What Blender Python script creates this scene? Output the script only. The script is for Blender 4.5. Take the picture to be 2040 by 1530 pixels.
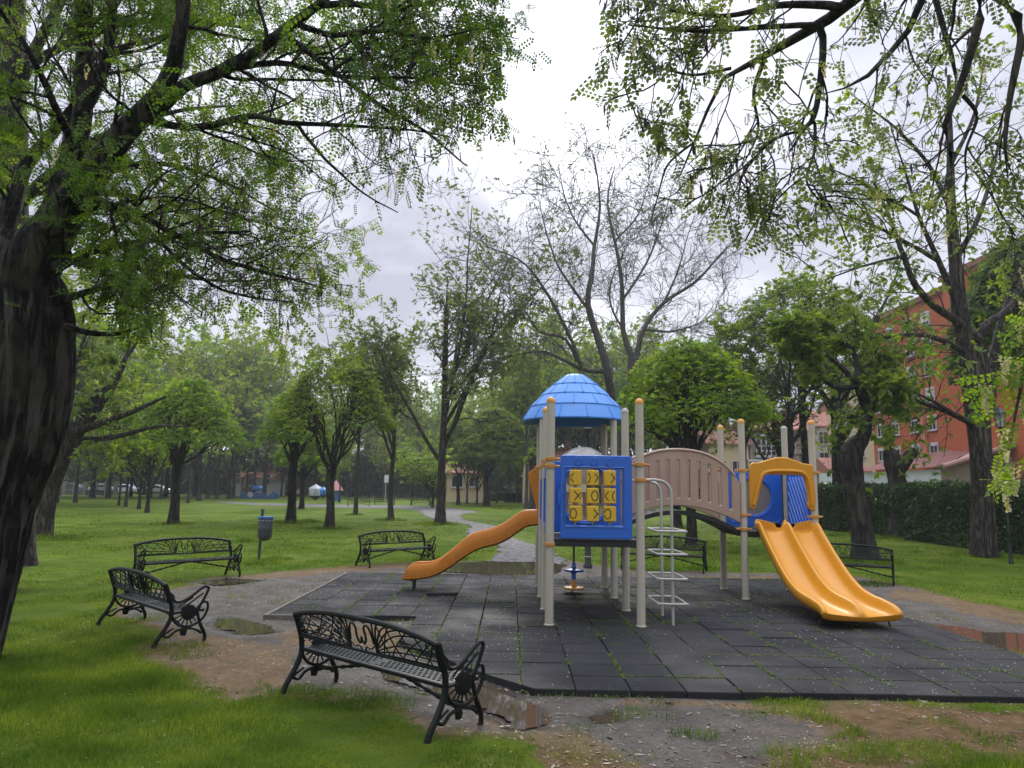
import bpy, math, random
import numpy as np
from math import sin, cos, pi, radians, sqrt
from mathutils import Vector, Matrix, Euler

for o in list(bpy.data.objects): bpy.data.objects.remove(o)
SC = bpy.context.scene
COL = SC.collection

# ------------------------------------------------------------------ camera
F, PT, RL, H = 1445.0, 0.142, 0.0162, 1.8
cam = bpy.data.cameras.new('camera')
cam.sensor_fit = 'HORIZONTAL'; cam.sensor_width = 36; cam.lens = 36 * F / 2040
cam.clip_start = 0.05; cam.clip_end = 3000
CAM = bpy.data.objects.new('camera', cam); COL.objects.link(CAM)
CAM.matrix_world = Matrix.Translation((0, 0, H)) @ Matrix.Rotation(pi/2 + PT, 4, 'X') @ Matrix.Rotation(RL, 4, 'Z')
SC.camera = CAM
SC.render.resolution_x, SC.render.resolution_y = 1024, 768
SC.view_settings.view_transform = 'Standard'; SC.view_settings.look = 'None'
SC.view_settings.gamma = 1; SC.view_settings.exposure = 0.5
SC.view_settings.use_curve_mapping = False

# ------------------------------------------------------------------ sky and sun (overcast, sun behind thin cloud ahead)
SUN_EL, SUN_AZ = radians(31), radians(3)          # azimuth from +Y towards +X
SUND = Vector((sin(SUN_AZ)*cos(SUN_EL), cos(SUN_AZ)*cos(SUN_EL), sin(SUN_EL)))
world = bpy.data.worlds.new('World'); SC.world = world; world.use_nodes = True
def build_world():
    nt = world.node_tree; N, L = nt.nodes, nt.links; N.clear()
    def nd(t, **k):
        n = N.new(t)
        for a, b in k.items(): setattr(n, a, b)
        return n
    def mth(op, a, b=None, clamp=False):
        n = nd('ShaderNodeMath', operation=op); n.use_clamp = clamp
        for i, v in enumerate((a, b)):
            if v is None: continue
            if isinstance(v, (int, float)): n.inputs[i].default_value = v
            else: L.new(v, n.inputs[i])
        return n.outputs[0]
    out = nd('ShaderNodeOutputWorld'); bg = nd('ShaderNodeBackground')
    sky = nd('ShaderNodeTexSky', sky_type='NISHITA', sun_disc=False, sun_elevation=SUN_EL, sun_rotation=SUN_AZ)
    sk = nd('ShaderNodeMix', data_type='RGBA', blend_type='MULTIPLY'); sk.inputs[0].default_value = 1
    L.new(sky.outputs[0], sk.inputs[6]); sk.inputs[7].default_value = (0.1, 0.1, 0.1, 1)
    tc = nd('ShaderNodeTexCoord'); sep = nd('ShaderNodeSeparateXYZ'); L.new(tc.outputs['Generated'], sep.inputs[0])
    z = mth('MAXIMUM', sep.outputs[2], 0.0)
    # clouds lie on a plane: project direction
    dz = mth('ADD', z, 0.12)
    cx = mth('DIVIDE', sep.outputs[0], dz); cy = mth('DIVIDE', sep.outputs[1], dz)
    cmb = nd('ShaderNodeCombineXYZ'); L.new(cx, cmb.inputs[0]); L.new(cy, cmb.inputs[1]); cmb.inputs[2].default_value = 3.7
    n1 = nd('ShaderNodeTexNoise'); n1.inputs['Scale'].default_value = 1.1; n1.inputs['Detail'].default_value = 7; n1.inputs['Roughness'].default_value = .55
    n1.inputs['Distortion'].default_value = .3
    L.new(cmb.outputs[0], n1.inputs['Vector'])
    rp = nd('ShaderNodeMapRange'); rp.inputs[1].default_value = .36; rp.inputs[2].default_value = .66; L.new(n1.outputs[0], rp.inputs[0])
    base = nd('ShaderNodeMix', data_type='RGBA'); L.new(rp.outputs[0], base.inputs[0])
    base.inputs[6].default_value = (.37, .385, .47, 1); base.inputs[7].default_value = (.72, .74, .83, 1)
    # brighter towards the zenith, as an overcast sky is
    zr = nd('ShaderNodeMapRange', interpolation_type='SMOOTHSTEP'); zr.inputs[1].default_value = .5; zr.inputs[2].default_value = .92; zr.inputs[4].default_value = 3.6; L.new(z, zr.inputs[0])
    zb = mth('ADD', zr.outputs[0], mth('ADD', mth('MULTIPLY', z, .12), .92))
    # glow of the hidden sun
    dot = nd('ShaderNodeVectorMath', operation='DOT_PRODUCT'); L.new(tc.outputs['Generated'], dot.inputs[0]); dot.inputs[1].default_value = SUND
    d = mth('MAXIMUM', dot.outputs['Value'], 0.0)
    gl = mth('ADD', mth('MULTIPLY', mth('POWER', d, 18.0), .38), mth('MULTIPLY', mth('POWER', d, 140.0), .7))
    gl = mth('MULTIPLY', gl, mth('ADD', mth('MULTIPLY', rp.outputs[0], .7), .5))
    tot = mth('ADD', zb, gl)
    cl = nd('ShaderNodeVectorMath', operation='SCALE'); L.new(base.outputs[2], cl.inputs[0]); L.new(tot, cl.inputs['Scale'])
    mx = nd('ShaderNodeMix', data_type='RGBA'); mx.inputs[0].default_value = .93
    L.new(sk.outputs[2], mx.inputs[6]); L.new(cl.outputs[0], mx.inputs[7])
    L.new(mx.outputs[2], bg.inputs[0]); bg.inputs[1].default_value = 1.0; L.new(bg.outputs[0], out.inputs[0])
build_world()
sl = bpy.data.lights.new('sun', 'SUN'); sl.energy = 1.3; sl.angle = radians(11); sl.color = (1, .96, .9)
SUN = bpy.data.objects.new('sun', sl); COL.objects.link(SUN)
SUN.rotation_euler = SUND.to_track_quat('Z', 'Y').to_euler(); SUN.location = (0, 0, 30)

# ------------------------------------------------------------------ measuring: photograph pixel -> world
def ray(px, py):
    a, b = px - 1020, py - 765
    c, s = cos(RL), sin(RL)
    X = a*c + b*s; Y = -a*s + b*c
    x, u = X/F, -Y/F
    return np.array([x, cos(PT) - u*sin(PT), sin(PT) + u*cos(PT)])
def G(px, py, z=0.0):
    d = ray(px, py); t = (z - H)/d[2]; return np.array([d[0]*t, d[1]*t, z])
def A(px, py, Y):
    d = ray(px, py); t = Y/d[1]; return np.array([d[0]*t, Y, H + d[2]*t])

# ------------------------------------------------------------------ noise in numpy
def _h(ix, iy, iz):
    n = (ix*374761393 + iy*668265263 + iz*2147483647 + 1013904223) & 0xffffffff
    n = ((n ^ (n >> 13))*1274126177) & 0xffffffff
    return ((n ^ (n >> 16)) & 0xffff)/65535.0
def vnoise(p):
    p = np.asarray(p, float); i = np.floor(p).astype(np.int64); f = p - i; f = f*f*(3-2*f)
    r = 0
    for a in (0, 1):
        for b in (0, 1):
            for c in (0, 1):
                w = (f[..., 0] if a else 1-f[..., 0])*(f[..., 1] if b else 1-f[..., 1])*(f[..., 2] if c else 1-f[..., 2])
                r = r + w*_h(i[..., 0]+a, i[..., 1]+b, i[..., 2]+c)
    return r
def fbm(p, o=4):
    p = np.asarray(p, float); r = 0; a = .5; t = 0
    for k in range(o): r = r + a*vnoise(p*(2**k) + k*17.3); t += a; a *= .5
    return r/t
def xy0(x, y, s, z=0): return np.stack([x*s, y*s, np.full_like(x, z)], -1)

# ------------------------------------------------------------------ object helpers
def mesh_np(name, V, Q, smooth=True):
    V = np.asarray(V, np.float32).reshape(-1, 3); Q = np.asarray(Q, np.int32)
    me = bpy.data.meshes.new(name); k = Q.shape[1]
    me.vertices.add(len(V)); me.vertices.foreach_set('co', V.ravel())
    me.loops.add(Q.size); me.loops.foreach_set('vertex_index', Q.ravel())
    me.polygons.add(len(Q)); me.polygons.foreach_set('loop_start', np.arange(len(Q), dtype=np.int32)*k)
    me.polygons.foreach_set('use_smooth', np.full(len(Q), smooth))
    me.update(calc_edges=True)
    return me
class MB:
    def __init__(s): s.v = []; s.f = []
    def add(s, V, Fc):
        b = len(s.v); s.v += [tuple(map(float, p)) for p in V]; s.f += [tuple(int(i)+b for i in f) for f in Fc]; return s
    def box(s, c, d, rz=0, M=None, bev=0):
        hx, hy, hz = d[0]/2, d[1]/2, d[2]/2
        if bev:
            b = bev; V = []; n = 0
            for sx in (-1, 1):
                for sy in (-1, 1):
                    for sz in (-1, 1):
                        V += [(sx*hx, sy*(hy-b), sz*(hz-b)), (sx*(hx-b), sy*hy, sz*(hz-b)), (sx*(hx-b), sy*(hy-b), sz*hz)]
            import itertools
            def id(sx, sy, sz, k): return ((sx > 0)*4+(sy > 0)*2+(sz > 0))*3+k
            Fc = []
            for sg in (-1, 1):
                Fc.append([id(sg, a, b_, 0) for a, b_ in ((-1, -1), (1, -1), (1, 1), (-1, 1))][::sg])
                Fc.append([id(a, sg, b_, 1) for a, b_ in ((-1, -1), (1, -1), (1, 1), (-1, 1))][::-sg])
                Fc.append([id(a, b_, sg, 2) for a, b_ in ((-1, -1), (1, -1), (1, 1), (-1, 1))][::sg])
            for a in (-1, 1):
                for b_ in (-1, 1):
                    q = [id(-1, a, b_, 1), id(1, a, b_, 1), id(1, a, b_, 2), id(-1, a, b_, 2)]; Fc.append(q[::-1] if a*b_ > 0 else q)
                    q = [id(a, -1, b_, 0), id(a, 1, b_, 0), id(a, 1, b_, 2), id(a, -1, b_, 2)]; Fc.append(q if a*b_ > 0 else q[::-1])
                    q = [id(a, b_, -1, 0), id(a, b_, 1, 0), id(a, b_, 1, 1), id(a, b_, -1, 1)]; Fc.append(q[::-1] if a*b_ > 0 else q)
            for sx in (-1, 1):
                for sy in (-1, 1):
                    for sz in (-1, 1):
                        q = [id(sx, sy, sz, k) for k in range(3)]; Fc.append(q if sx*sy*sz > 0 else q[::-1])
            Fc = [tuple(q) for q in Fc]
        else:
            V = [(x*hx, y*hy, z*hz) for x in (-1, 1) for y in (-1, 1) for z in (-1, 1)]
            Fc = [(0, 1, 3, 2), (4, 6, 7, 5), (0, 4, 5, 1), (2, 3, 7, 6), (0, 2, 6, 4), (1, 5, 7, 3)]
        m = Matrix.Translation(c) @ (M.to_4x4() if M else Matrix.Rotation(rz, 4, 'Z'))
        return s.add([m @ Vector(p) for p in V], Fc)
    def tube(s, P, r, n=8, cap=True, closed=False, flat=1.0, rfun=None):
        P = [Vector(p) for p in P]; K = len(P)
        rr = list(r) if hasattr(r, '__len__') else [r]*K
        T = []
        for i in range(K):
            a = P[(i-1) % K] if (closed or i) else P[i]; b = P[(i+1) % K] if (closed or i < K-1) else P[i]
            T.append((b-a).normalized())
        ref = Vector((0, 0, 1)) if abs(T[0].z) < .9 else Vector((1, 0, 0))
        u = T[0].cross(ref).normalized(); V = []
        for i in range(K):
            u = (u - T[i]*u.dot(T[i])).normalized(); w = T[i].cross(u)
            for j in range(n):
                a = 2*pi*j/n; q = rr[i]*(rfun(i, a) if rfun else 1)
                V.append(P[i] + u*cos(a)*q + w*sin(a)*q*flat)
        Fc = []
        for i in range(K if closed else K-1):
            for j in range(n):
                Fc.append((i*n+j, i*n+(j+1) % n, ((i+1) % K)*n+(j+1) % n, ((i+1) % K)*n+j))
        if cap and not closed:
            Fc.append(tuple(range(n))[::-1]); Fc.append(tuple((K-1)*n+j for j in range(n)))
        return s.add(V, Fc)
    def lathe(s, prof, c=(0, 0, 0), n=20, M=None, cap=True):
        V = []; Fc = []; K = len(prof)
        for r, z in prof:
            for j in range(n): V.append(Vector((r*cos(2*pi*j/n), r*sin(2*pi*j/n), z)))
        for i in range(K-1):
            for j in range(n): Fc.append((i*n+j, i*n+(j+1) % n, (i+1)*n+(j+1) % n, (i+1)*n+j))
        if cap:
            if prof[0][0] > 1e-4: Fc.append(tuple(range(n))[::-1])
            if prof[-1][0] > 1e-4: Fc.append(tuple((K-1)*n+j for j in range(n)))
        m = Matrix.Translation(c) @ (M.to_4x4() if M else Matrix.Identity(4))
        return s.add([m @ p for p in V], Fc)
    def mesh(s, name='m', ang=35):
        me = bpy.data.meshes.new(name); me.from_pydata(s.v, [], s.f); me.update()
        if ang:
            me.polygons.foreach_set('use_smooth', [True]*len(me.polygons)); me.set_sharp_from_angle(angle=radians(ang))
        return me
def plate(loops, depth, bevel=0.0, M=None, wires=None):
    """flat plate from 2D loops (first outline, then holes), rounded edge; local u,v -> x,y, thickness along z"""
    cu = bpy.data.curves.new('t', 'CURVE'); cu.dimensions = '2D'; cu.fill_mode = 'BOTH'
    cu.extrude = max(depth/2 - bevel, 0.0001); cu.bevel_depth = bevel; cu.bevel_resolution = 2; cu.offset = -bevel
    for lp in loops:
        sp = cu.splines.new('POLY'); sp.points.add(len(lp)-1)
        for i, p in enumerate(lp): sp.points[i].co = (p[0], p[1], 0, 1)
        sp.use_cyclic_u = True
    o = bpy.data.objects.new('t', cu); COL.objects.link(o)
    dg = bpy.context.evaluated_depsgraph_get()
    me = bpy.data.meshes.new_from_object(o.evaluated_get(dg))
    bpy.data.objects.remove(o); bpy.data.curves.remove(cu)
    if M: me.transform(M)
    me.polygons.foreach_set('use_smooth', [True]*len(me.polygons)); me.set_sharp_from_angle(angle=radians(40))
    return me
def join(meshes):
    import bmesh
    bm = bmesh.new()
    for m in meshes: bm.from_mesh(m)
    me = bpy.data.meshes.new('j'); bm.to_mesh(me); bm.free()
    return me
MXZ = lambda y: Matrix(((1, 0, 0, 0), (0, 0, -1, y), (0, 1, 0, 0), (0, 0, 0, 1)))     # u->x, v->z, plate at depth y
MYZ = lambda x: Matrix(((0, 0, 1, x), (1, 0, 0, 0), (0, 1, 0, 0), (0, 0, 0, 1)))      # u->y, v->z, plate at x
def obj(name, me, mat, parent=None, label=None, world=None):
    if isinstance(me, MB): me = me.mesh(name)
    me.name = name
    if world is not None: me.transform(Matrix.Translation(-Vector(world)))
    me.materials.clear(); me.materials.append(mat)
    o = bpy.data.objects.new(name, me); COL.objects.link(o)
    if parent is not None: o.parent = parent
    if label: o['label'] = label
    return o
def tag(o, label, cat, group=None, kind=None):
    if label: o['label'] = label
    if cat: o['category'] = cat
    if group: o['group'] = group
    if kind: o['kind'] = kind
    return o
def thing(name, loc, label, cat, rz=0, group=None):
    o = bpy.data.objects.new(name, None); COL.objects.link(o); o.empty_display_size = .2
    o.location = tuple(map(float, loc)); o.rotation_euler = (0, 0, rz)
    return tag(o, label, cat, group)
def dup(root, loc, rz, label, group=None, sc=None):
    r = root.copy(); COL.objects.link(r); r.location = tuple(map(float, loc)); r.rotation_euler = (0, 0, rz); r['label'] = label
    if group: r['group'] = group
    elif 'group' in r: del r['group']
    if sc: r.scale = sc if hasattr(sc, '__len__') else (sc,)*3
    for ch in list(root.children):
        c = ch.copy(); COL.objects.link(c); c.parent = r
        for g in ch.children:
            d = g.copy(); COL.objects.link(d); d.parent = c
    return r
def arc(cx, cy, rx, ry, a0, a1, n=16): return [(cx+rx*cos(radians(a0+(a1-a0)*i/n)), cy+ry*sin(radians(a0+(a1-a0)*i/n))) for i in range(n+1)]
def cr(P, n=6, closed=False):
    """Catmull-Rom through points"""
    P = [np.array(p, float) for p in P]; out = []; K = len(P)
    for i in range(K if closed else K-1):
        if closed: a, b, c, d = P[i-1], P[i], P[(i+1) % K], P[(i+2) % K]
        else: a, b, c, d = P[max(i-1, 0)], P[i], P[i+1], P[min(i+2, K-1)]
        for k in range(n):
            t = k/n; out.append(.5*((2*b)+(c-a)*t+(2*a-5*b+4*c-d)*t*t+(3*b-a-3*c+d)*t**3))
    if not closed: out.append(P[-1])
    return out

# ------------------------------------------------------------------ materials
def mat(name, col, rough=.6, spec=.5, metal=0, noise=None, bump=None, coat=0, grime=None):
    """noise=(scale, amount, second colour) mottles the colour, bump=(scale, strength)"""
    m = bpy.data.materials.new(name); m.use_nodes = True; nt = m.node_tree; N, L = nt.nodes, nt.links
    b = N['Principled BSDF']; b.inputs['Base Color'].default_value = (*col, 1); b.inputs['Roughness'].default_value = rough
    b.inputs['Specular IOR Level'].default_value = spec; b.inputs['Metallic'].default_value = metal; b.inputs['Coat Weight'].default_value = coat
    tc = N.new('ShaderNodeTexCoord')
    if noise:
        n = N.new('ShaderNodeTexNoise'); n.inputs['Scale'].default_value = noise[0]; n.inputs['Detail'].default_value = 6; n.inputs['Roughness'].default_value = .65
        L.new(tc.outputs['Object'], n.inputs['Vector'])
        mr = N.new('ShaderNodeMapRange'); mr.inputs[1].default_value = .35; mr.inputs[2].default_value = .7; mr.inputs[4].default_value = noise[1]
        L.new(n.outputs[0], mr.inputs[0])
        x = N.new('ShaderNodeMix'); x.data_type = 'RGBA'; x.inputs[6].default_value = (*col, 1); x.inputs[7].default_value = (*noise[2], 1)
        L.new(mr.outputs[0], x.inputs[0]); L.new(x.outputs[2], b.inputs['Base Color'])
        r2 = N.new('ShaderNodeMapRange'); r2.inputs[3].default_value = rough*.8; r2.inputs[4].default_value = min(rough*1.25, 1); L.new(n.outputs[0], r2.inputs[0]); L.new(r2.outputs[0], b.inputs['Roughness'])
    if grime:      # stains and scuffs with a shape of their own
        src = b.inputs['Base Color'].links[0].from_socket if b.inputs['Base Color'].links else None
        mp = N.new('ShaderNodeMapping'); mp.inputs['Scale'].default_value = (1, 1, .35); L.new(tc.outputs['Object'], mp.inputs[0])
        n = N.new('ShaderNodeTexNoise'); n.inputs['Scale'].default_value = grime[0]; n.inputs['Detail'].default_value = 9; n.inputs['Roughness'].default_value = .75; L.new(mp.outputs[0], n.inputs['Vector'])
        mr = N.new('ShaderNodeMapRange'); mr.inputs[1].default_value = .54; mr.inputs[2].default_value = .72; mr.inputs[4].default_value = grime[1]; L.new(n.outputs[0], mr.inputs[0])
        x = N.new('ShaderNodeMix'); x.data_type = 'RGBA'; x.inputs[6].default_value = (*col, 1); x.inputs[7].default_value = (*grime[2], 1); L.new(mr.outputs[0], x.inputs[0])
        if src: L.new(src, x.inputs[6])
        L.new(x.outputs[2], b.inputs['Base Color'])
    if bump:
        n = N.new('ShaderNodeTexNoise'); n.inputs['Scale'].default_value = bump[0]; n.inputs['Detail'].default_value = 5
        L.new(tc.outputs['Object'], n.inputs['Vector'])
        bp = N.new('ShaderNodeBump'); bp.inputs['Strength'].default_value = bump[1]; bp.inputs['Distance'].default_value = .02
        L.new(n.outputs[0], bp.inputs['Height']); L.new(bp.outputs[0], b.inputs['Normal'])
    return m
def leafmat(name, c1, c2, tr=.45, c3=None, rough=.5, spec=.3):
    m = bpy.data.materials.new(name); m.use_nodes = True; nt = m.node_tree; N, L = nt.nodes, nt.links; N.clear()
    out = N.new('ShaderNodeOutputMaterial'); g = N.new('ShaderNodeNewGeometry'); tc = N.new('ShaderNodeTexCoord')
    n = N.new('ShaderNodeTexNoise'); n.inputs['Scale'].default_value = 1.1; n.inputs['Detail'].default_value = 3; L.new(tc.outputs['Object'], n.inputs['Vector'])
    a = N.new('ShaderNodeMath'); a.operation = 'MULTIPLY_ADD'; L.new(g.outputs['Random Per Island'], a.inputs[0]); a.inputs[1].default_value = .55
    s = N.new('ShaderNodeMapRange'); s.inputs[1].default_value = .35; s.inputs[2].default_value = .65; s.inputs[3].default_value = -.1; s.inputs[4].default_value = .5
    L.new(n.outputs[0], s.inputs[0]); L.new(s.outputs[0], a.inputs[2])
    r = N.new('ShaderNodeValToRGB'); e = r.color_ramp.elements
    e[0].position = 0.05; e[0].color = (*c1, 1); e[1].position = .95; e[1].color = (*c2, 1)
    if c3: q = e.new(.55); q.color = (*c3, 1)
    L.new(a.outputs[0], r.inputs[0])
    p = N.new('ShaderNodeBsdfPrincipled'); p.inputs['Roughness'].default_value = rough; p.inputs['Specular IOR Level'].default_value = spec
    L.new(r.outputs[0], p.inputs['Base Color'])
    t = N.new('ShaderNodeBsdfTranslucent')
    h = N.new('ShaderNodeMix'); h.data_type = 'RGBA'; h.blend_type = 'MULTIPLY'; h.inputs[0].default_value = 1; L.new(r.outputs[0], h.inputs[6]); h.inputs[7].default_value = (1.5, 1.35, .55, 1)
    L.new(h.outputs[2], t.inputs[0])
    mx = N.new('ShaderNodeMixShader'); mx.inputs[0].default_value = tr; L.new(p.outputs[0], mx.inputs[1]); L.new(t.outputs[0], mx.inputs[2]); L.new(mx.outputs[0], out.inputs[0])
    return m
def barkmat(name, c1, c2, zs=.12, sc=9.0, dist=.06, strength=.9, moss=None):
    m = bpy.data.materials.new(name); m.use_nodes = True; nt = m.node_tree; N, L = nt.nodes, nt.links
    b = N['Principled BSDF']; b.inputs['Roughness'].default_value = .8; b.inputs['Specular IOR Level'].default_value = .25
    tc = N.new('ShaderNodeTexCoord'); mp = N.new('ShaderNodeMapping'); mp.inputs['Scale'].default_value = (1, 1, zs); L.new(tc.outputs['Object'], mp.inputs[0])
    n = N.new('ShaderNodeTexNoise'); n.inputs['Scale'].default_value = sc; n.inputs['Detail'].default_value = 7; n.inputs['Roughness'].default_value = .62; n.inputs['Distortion'].default_value = .5
    L.new(mp.outputs[0], n.inputs['Vector'])
    v = N.new('ShaderNodeTexVoronoi'); v.feature = 'DISTANCE_TO_EDGE'; v.inputs['Scale'].default_value = sc*.9
    w = N.new('ShaderNodeVectorMath'); w.operation = 'MULTIPLY_ADD'; L.new(n.outputs['Color'], w.inputs[0]); w.inputs[1].default_value = (.4, .4, .4); L.new(mp.outputs[0], w.inputs[2]); L.new(w.outputs[0], v.inputs['Vector'])
    mr = N.new('ShaderNodeMapRange'); mr.inputs[1].default_value = 0; mr.inputs[2].default_value = .22; L.new(v.outputs['Distance'], mr.inputs[0])
    ad = N.new('ShaderNodeMath'); ad.operation = 'MULTIPLY'; L.new(mr.outputs[0], ad.inputs[0]); L.new(n.outputs[0], ad.inputs[1])
    x = N.new('ShaderNodeMix'); x.data_type = 'RGBA'; x.inputs[6].default_value = (*c1, 1); x.inputs[7].default_value = (*c2, 1)
    m2 = N.new('ShaderNodeMapRange'); m2.inputs[1].default_value = .15; m2.inputs[2].default_value = .6; L.new(ad.outputs[0], m2.inputs[0]); L.new(m2.outputs[0], x.inputs[0])
    src = x.outputs[2]
    if moss:
        n3 = N.new('ShaderNodeTexNoise'); n3.inputs['Scale'].default_value = 3.0; n3.inputs['Detail'].default_value = 6; L.new(tc.outputs['Object'], n3.inputs['Vector'])
        m3 = N.new('ShaderNodeMapRange'); m3.inputs[1].default_value = .5; m3.inputs[2].default_value = .68; L.new(n3.outputs[0], m3.inputs[0])
        y = N.new('ShaderNodeMix'); y.data_type = 'RGBA'; L.new(m3.outputs[0], y.inputs[0]); L.new(src, y.inputs[6]); y.inputs[7].default_value = (*moss, 1); src = y.outputs[2]
    L.new(src, b.inputs['Base Color'])
    bp = N.new('ShaderNodeBump'); bp.inputs['Strength'].default_value = strength; bp.inputs['Distance'].default_value = dist
    L.new(ad.outputs[0], bp.inputs['Height']); L.new(bp.outputs[0], b.inputs['Normal'])
    return m
M = {}
M['bark'] = barkmat('bark', (.022, .018, .014), (.11, .092, .072))
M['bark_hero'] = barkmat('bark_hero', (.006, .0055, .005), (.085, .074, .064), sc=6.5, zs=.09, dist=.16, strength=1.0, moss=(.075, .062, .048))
M['bark_dark'] = barkmat('bark_dark', (.012, .0105, .0095), (.06, .052, .044), sc=7, dist=.08, moss=(.06, .055, .035))
M['bark_thin'] = barkmat('bark_thin', (.03, .028, .024), (.09, .078, .055), zs=.3, sc=14, dist=.02, moss=(.065, .07, .03))
M['bark_grey'] = barkmat('bark_grey', (.07, .062, .058), (.17, .15, .14), zs=.3, sc=12, dist=.02)
M['leaf_near'] = leafmat('leaf_near', (.045, .10, .018), (.15, .24, .035), .58, (.085, .165, .024))
M['leaf_grey'] = leafmat('leaf_grey', (.075, .12, .045), (.20, .25, .10), .55, (.12, .17, .065))
M['leaf_lime'] = leafmat('leaf_lime', (.08, .17, .02), (.27, .38, .035), .62, (.16, .27, .028))
M['leaf_mid'] = leafmat('leaf_mid', (.075, .15, .024), (.24, .32, .05), .62, (.14, .22, .034))
M['leaf_dark'] = leafmat('leaf_dark', (.04, .09, .02), (.13, .20, .04), .55, (.075, .135, .03))
M['leaf_hedge'] = leafmat('leaf_hedge', (.012, .045, .01), (.085, .15, .03), .25, (.035, .085, .016), .28, .5)
M['leaf_olive'] = leafmat('leaf_olive', (.10, .145, .035), (.30, .34, .09), .6, (.18, .225, .055))
M['blossom'] = leafmat('blossom', (.38, .36, .25), (.75, .72, .56), .4, (.55, .53, .40))
M['pod'] = leafmat('pod', (.03, .018, .015), (.10, .06, .05), .1)
M['grass_blade'] = leafmat('grass_blade', (.038, .088, .010), (.225, .295, .042), .5, (.10, .175, .02), .8, .04)
M['weed'] = leafmat('weed', (.06, .12, .012), (.16, .24, .03), .4)
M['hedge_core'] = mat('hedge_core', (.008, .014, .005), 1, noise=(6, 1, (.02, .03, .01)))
# ------------------------------------------------------------------ ground
GZ = -0.06
def gp(px, py): return G(px, py, GZ)
def PX(*q): return np.array([gp(q[i], q[i+1])[:2] for i in range(0, len(q), 2)])
def sdf(poly, x, y):
    """signed distance, positive inside"""
    d = np.full(x.shape, 1e9); ins = np.zeros(x.shape, bool); n = len(poly)
    for i in range(n):
        a, b = poly[i], poly[(i+1) % n]; ex, ey = b-a; wx, wy = x-a[0], y-a[1]
        t = np.clip((wx*ex+wy*ey)/(ex*ex+ey*ey+1e-12), 0, 1)
        d = np.minimum(d, (wx-ex*t)**2+(wy-ey*t)**2)
        c = ((a[1] > y) != (b[1] > y)) & (x < (b[0]-a[0])*(y-a[1])/(b[1]-a[1]+1e-12)+a[0]); ins ^= c
    return np.where(ins, 1, -1)*np.sqrt(d)
MAT = np.array([(-3.32, 10.5), (-1.28, 10.5), (-1.28, 8.9), (-.30, 7.5), (.25, 6.9), (5.9, 6.9), (5.9, 15.6), (-3.3, 15.6)])
DIRT = PX(250,1200, 420,1150, 560,1140, 700,1131, 860,1120, 1130,1117, 1260,1137, 1500,1141, 1700,1148, 1810,1166, 1950,1205, 2100,1232, 2500,1330, 2500,1480, 2040,1402, 1820,1398, 1560,1400, 1640,1445, 1700,1475, 1600,1500, 1560,1560, 1600,1640, 1350,1640, 1250,1530, 1150,1492, 1010,1468, 960,1470, 900,1462, 800,1425, 720,1398, 600,1388, 480,1386, 350,1350, 280,1290, 380,1262, 240,1232)
DRY = [PX(270,1290, 400,1268, 600,1296, 600,1372, 480,1388, 350,1350), PX(440,1150, 560,1138, 700,1128, 860,1118, 860,1126, 700,1138, 560,1152, 450,1162),
       PX(980,1440, 1110,1452, 1250,1500, 1290,1580, 1120,1560, 1060,1490), PX(1240,1388, 1480,1392, 1700,1402, 1840,1440, 1700,1450, 1500,1418, 1250,1402),
       PX(1640,1410, 1850,1402, 2100,1420, 2100,1515, 1850,1500, 1650,1470), PX(1760,1165, 1880,1185, 2100,1228, 2300,1280, 2100,1262, 1900,1215, 1780,1190),
       PX(1380,1146, 1540,1148, 1520,1172, 1420,1172), PX(560,1258, 700,1236, 860,1252, 800,1300, 620,1300), PX(1560,1520, 1700,1478, 1780,1500, 1700,1600)]
def masks(x, y):
    p = np.stack([x, y, x*0], -1)
    nz = (fbm(p*1.1, 4)-.5)*1.5 + (fbm(p*5+9, 3)-.5)*.35
    dirt = np.clip((sdf(DIRT, x, y) + nz*.55)/.22+.5, 0, 1)
    dd = np.full(x.shape, -9.)
    for q in DRY: dd = np.maximum(dd, sdf(q, x, y))
    dry = np.clip((dd + nz*.5)/.25+.5, 0, 1)
    ed = np.clip(1-np.abs(sdf(DIRT, x, y)+nz*.3)/.3, 0, 1)*.7
    dry = np.maximum(dry, ed)
    return dirt, dry
def lawn_density(x, y):
    dirt, dry = masks(x, y)
    p = np.stack([x, y, x*0+5], -1)
    pt = fbm(p*1.6, 3)
    g = (1-dirt)*(1-dry)
    mixz = sdf(PX(1240,1395, 1480,1388, 2200,1392, 2400,1500, 2040,1640, 1560,1640, 1600,1500, 1700,1450, 1500,1415), x, y)
    g2 = np.clip((pt-.5)*9, 0, 1)*np.clip(mixz/.1+.5, 0, 1)
    g3 = np.clip((fbm(p*2.2+31, 3)-.60)*12, 0, 1)*.5*(1-np.clip(sdf(MAT, x, y)/.1+1, 0, 1))
    return np.clip(np.maximum(np.maximum(g, g2), g3), 0, 1)
def ground_bump(x, y):
    p = np.stack([x, y, x*0], -1)
    return (fbm(p*.9, 3)-.5)*.05 + (fbm(p*6, 2)-.5)*.012
def axis(a, b, st, lo, hi):
    v = list(np.arange(a, b, st)); s = st; t = v[-1]
    while t < hi: s = min(s*1.12, 60); t += s; v.append(t)
    s = st; t = a; w = []
    while t > lo: s = min(s*1.12, 60); t -= s; w.append(t)
    return np.array(w[::-1]+v)
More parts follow.
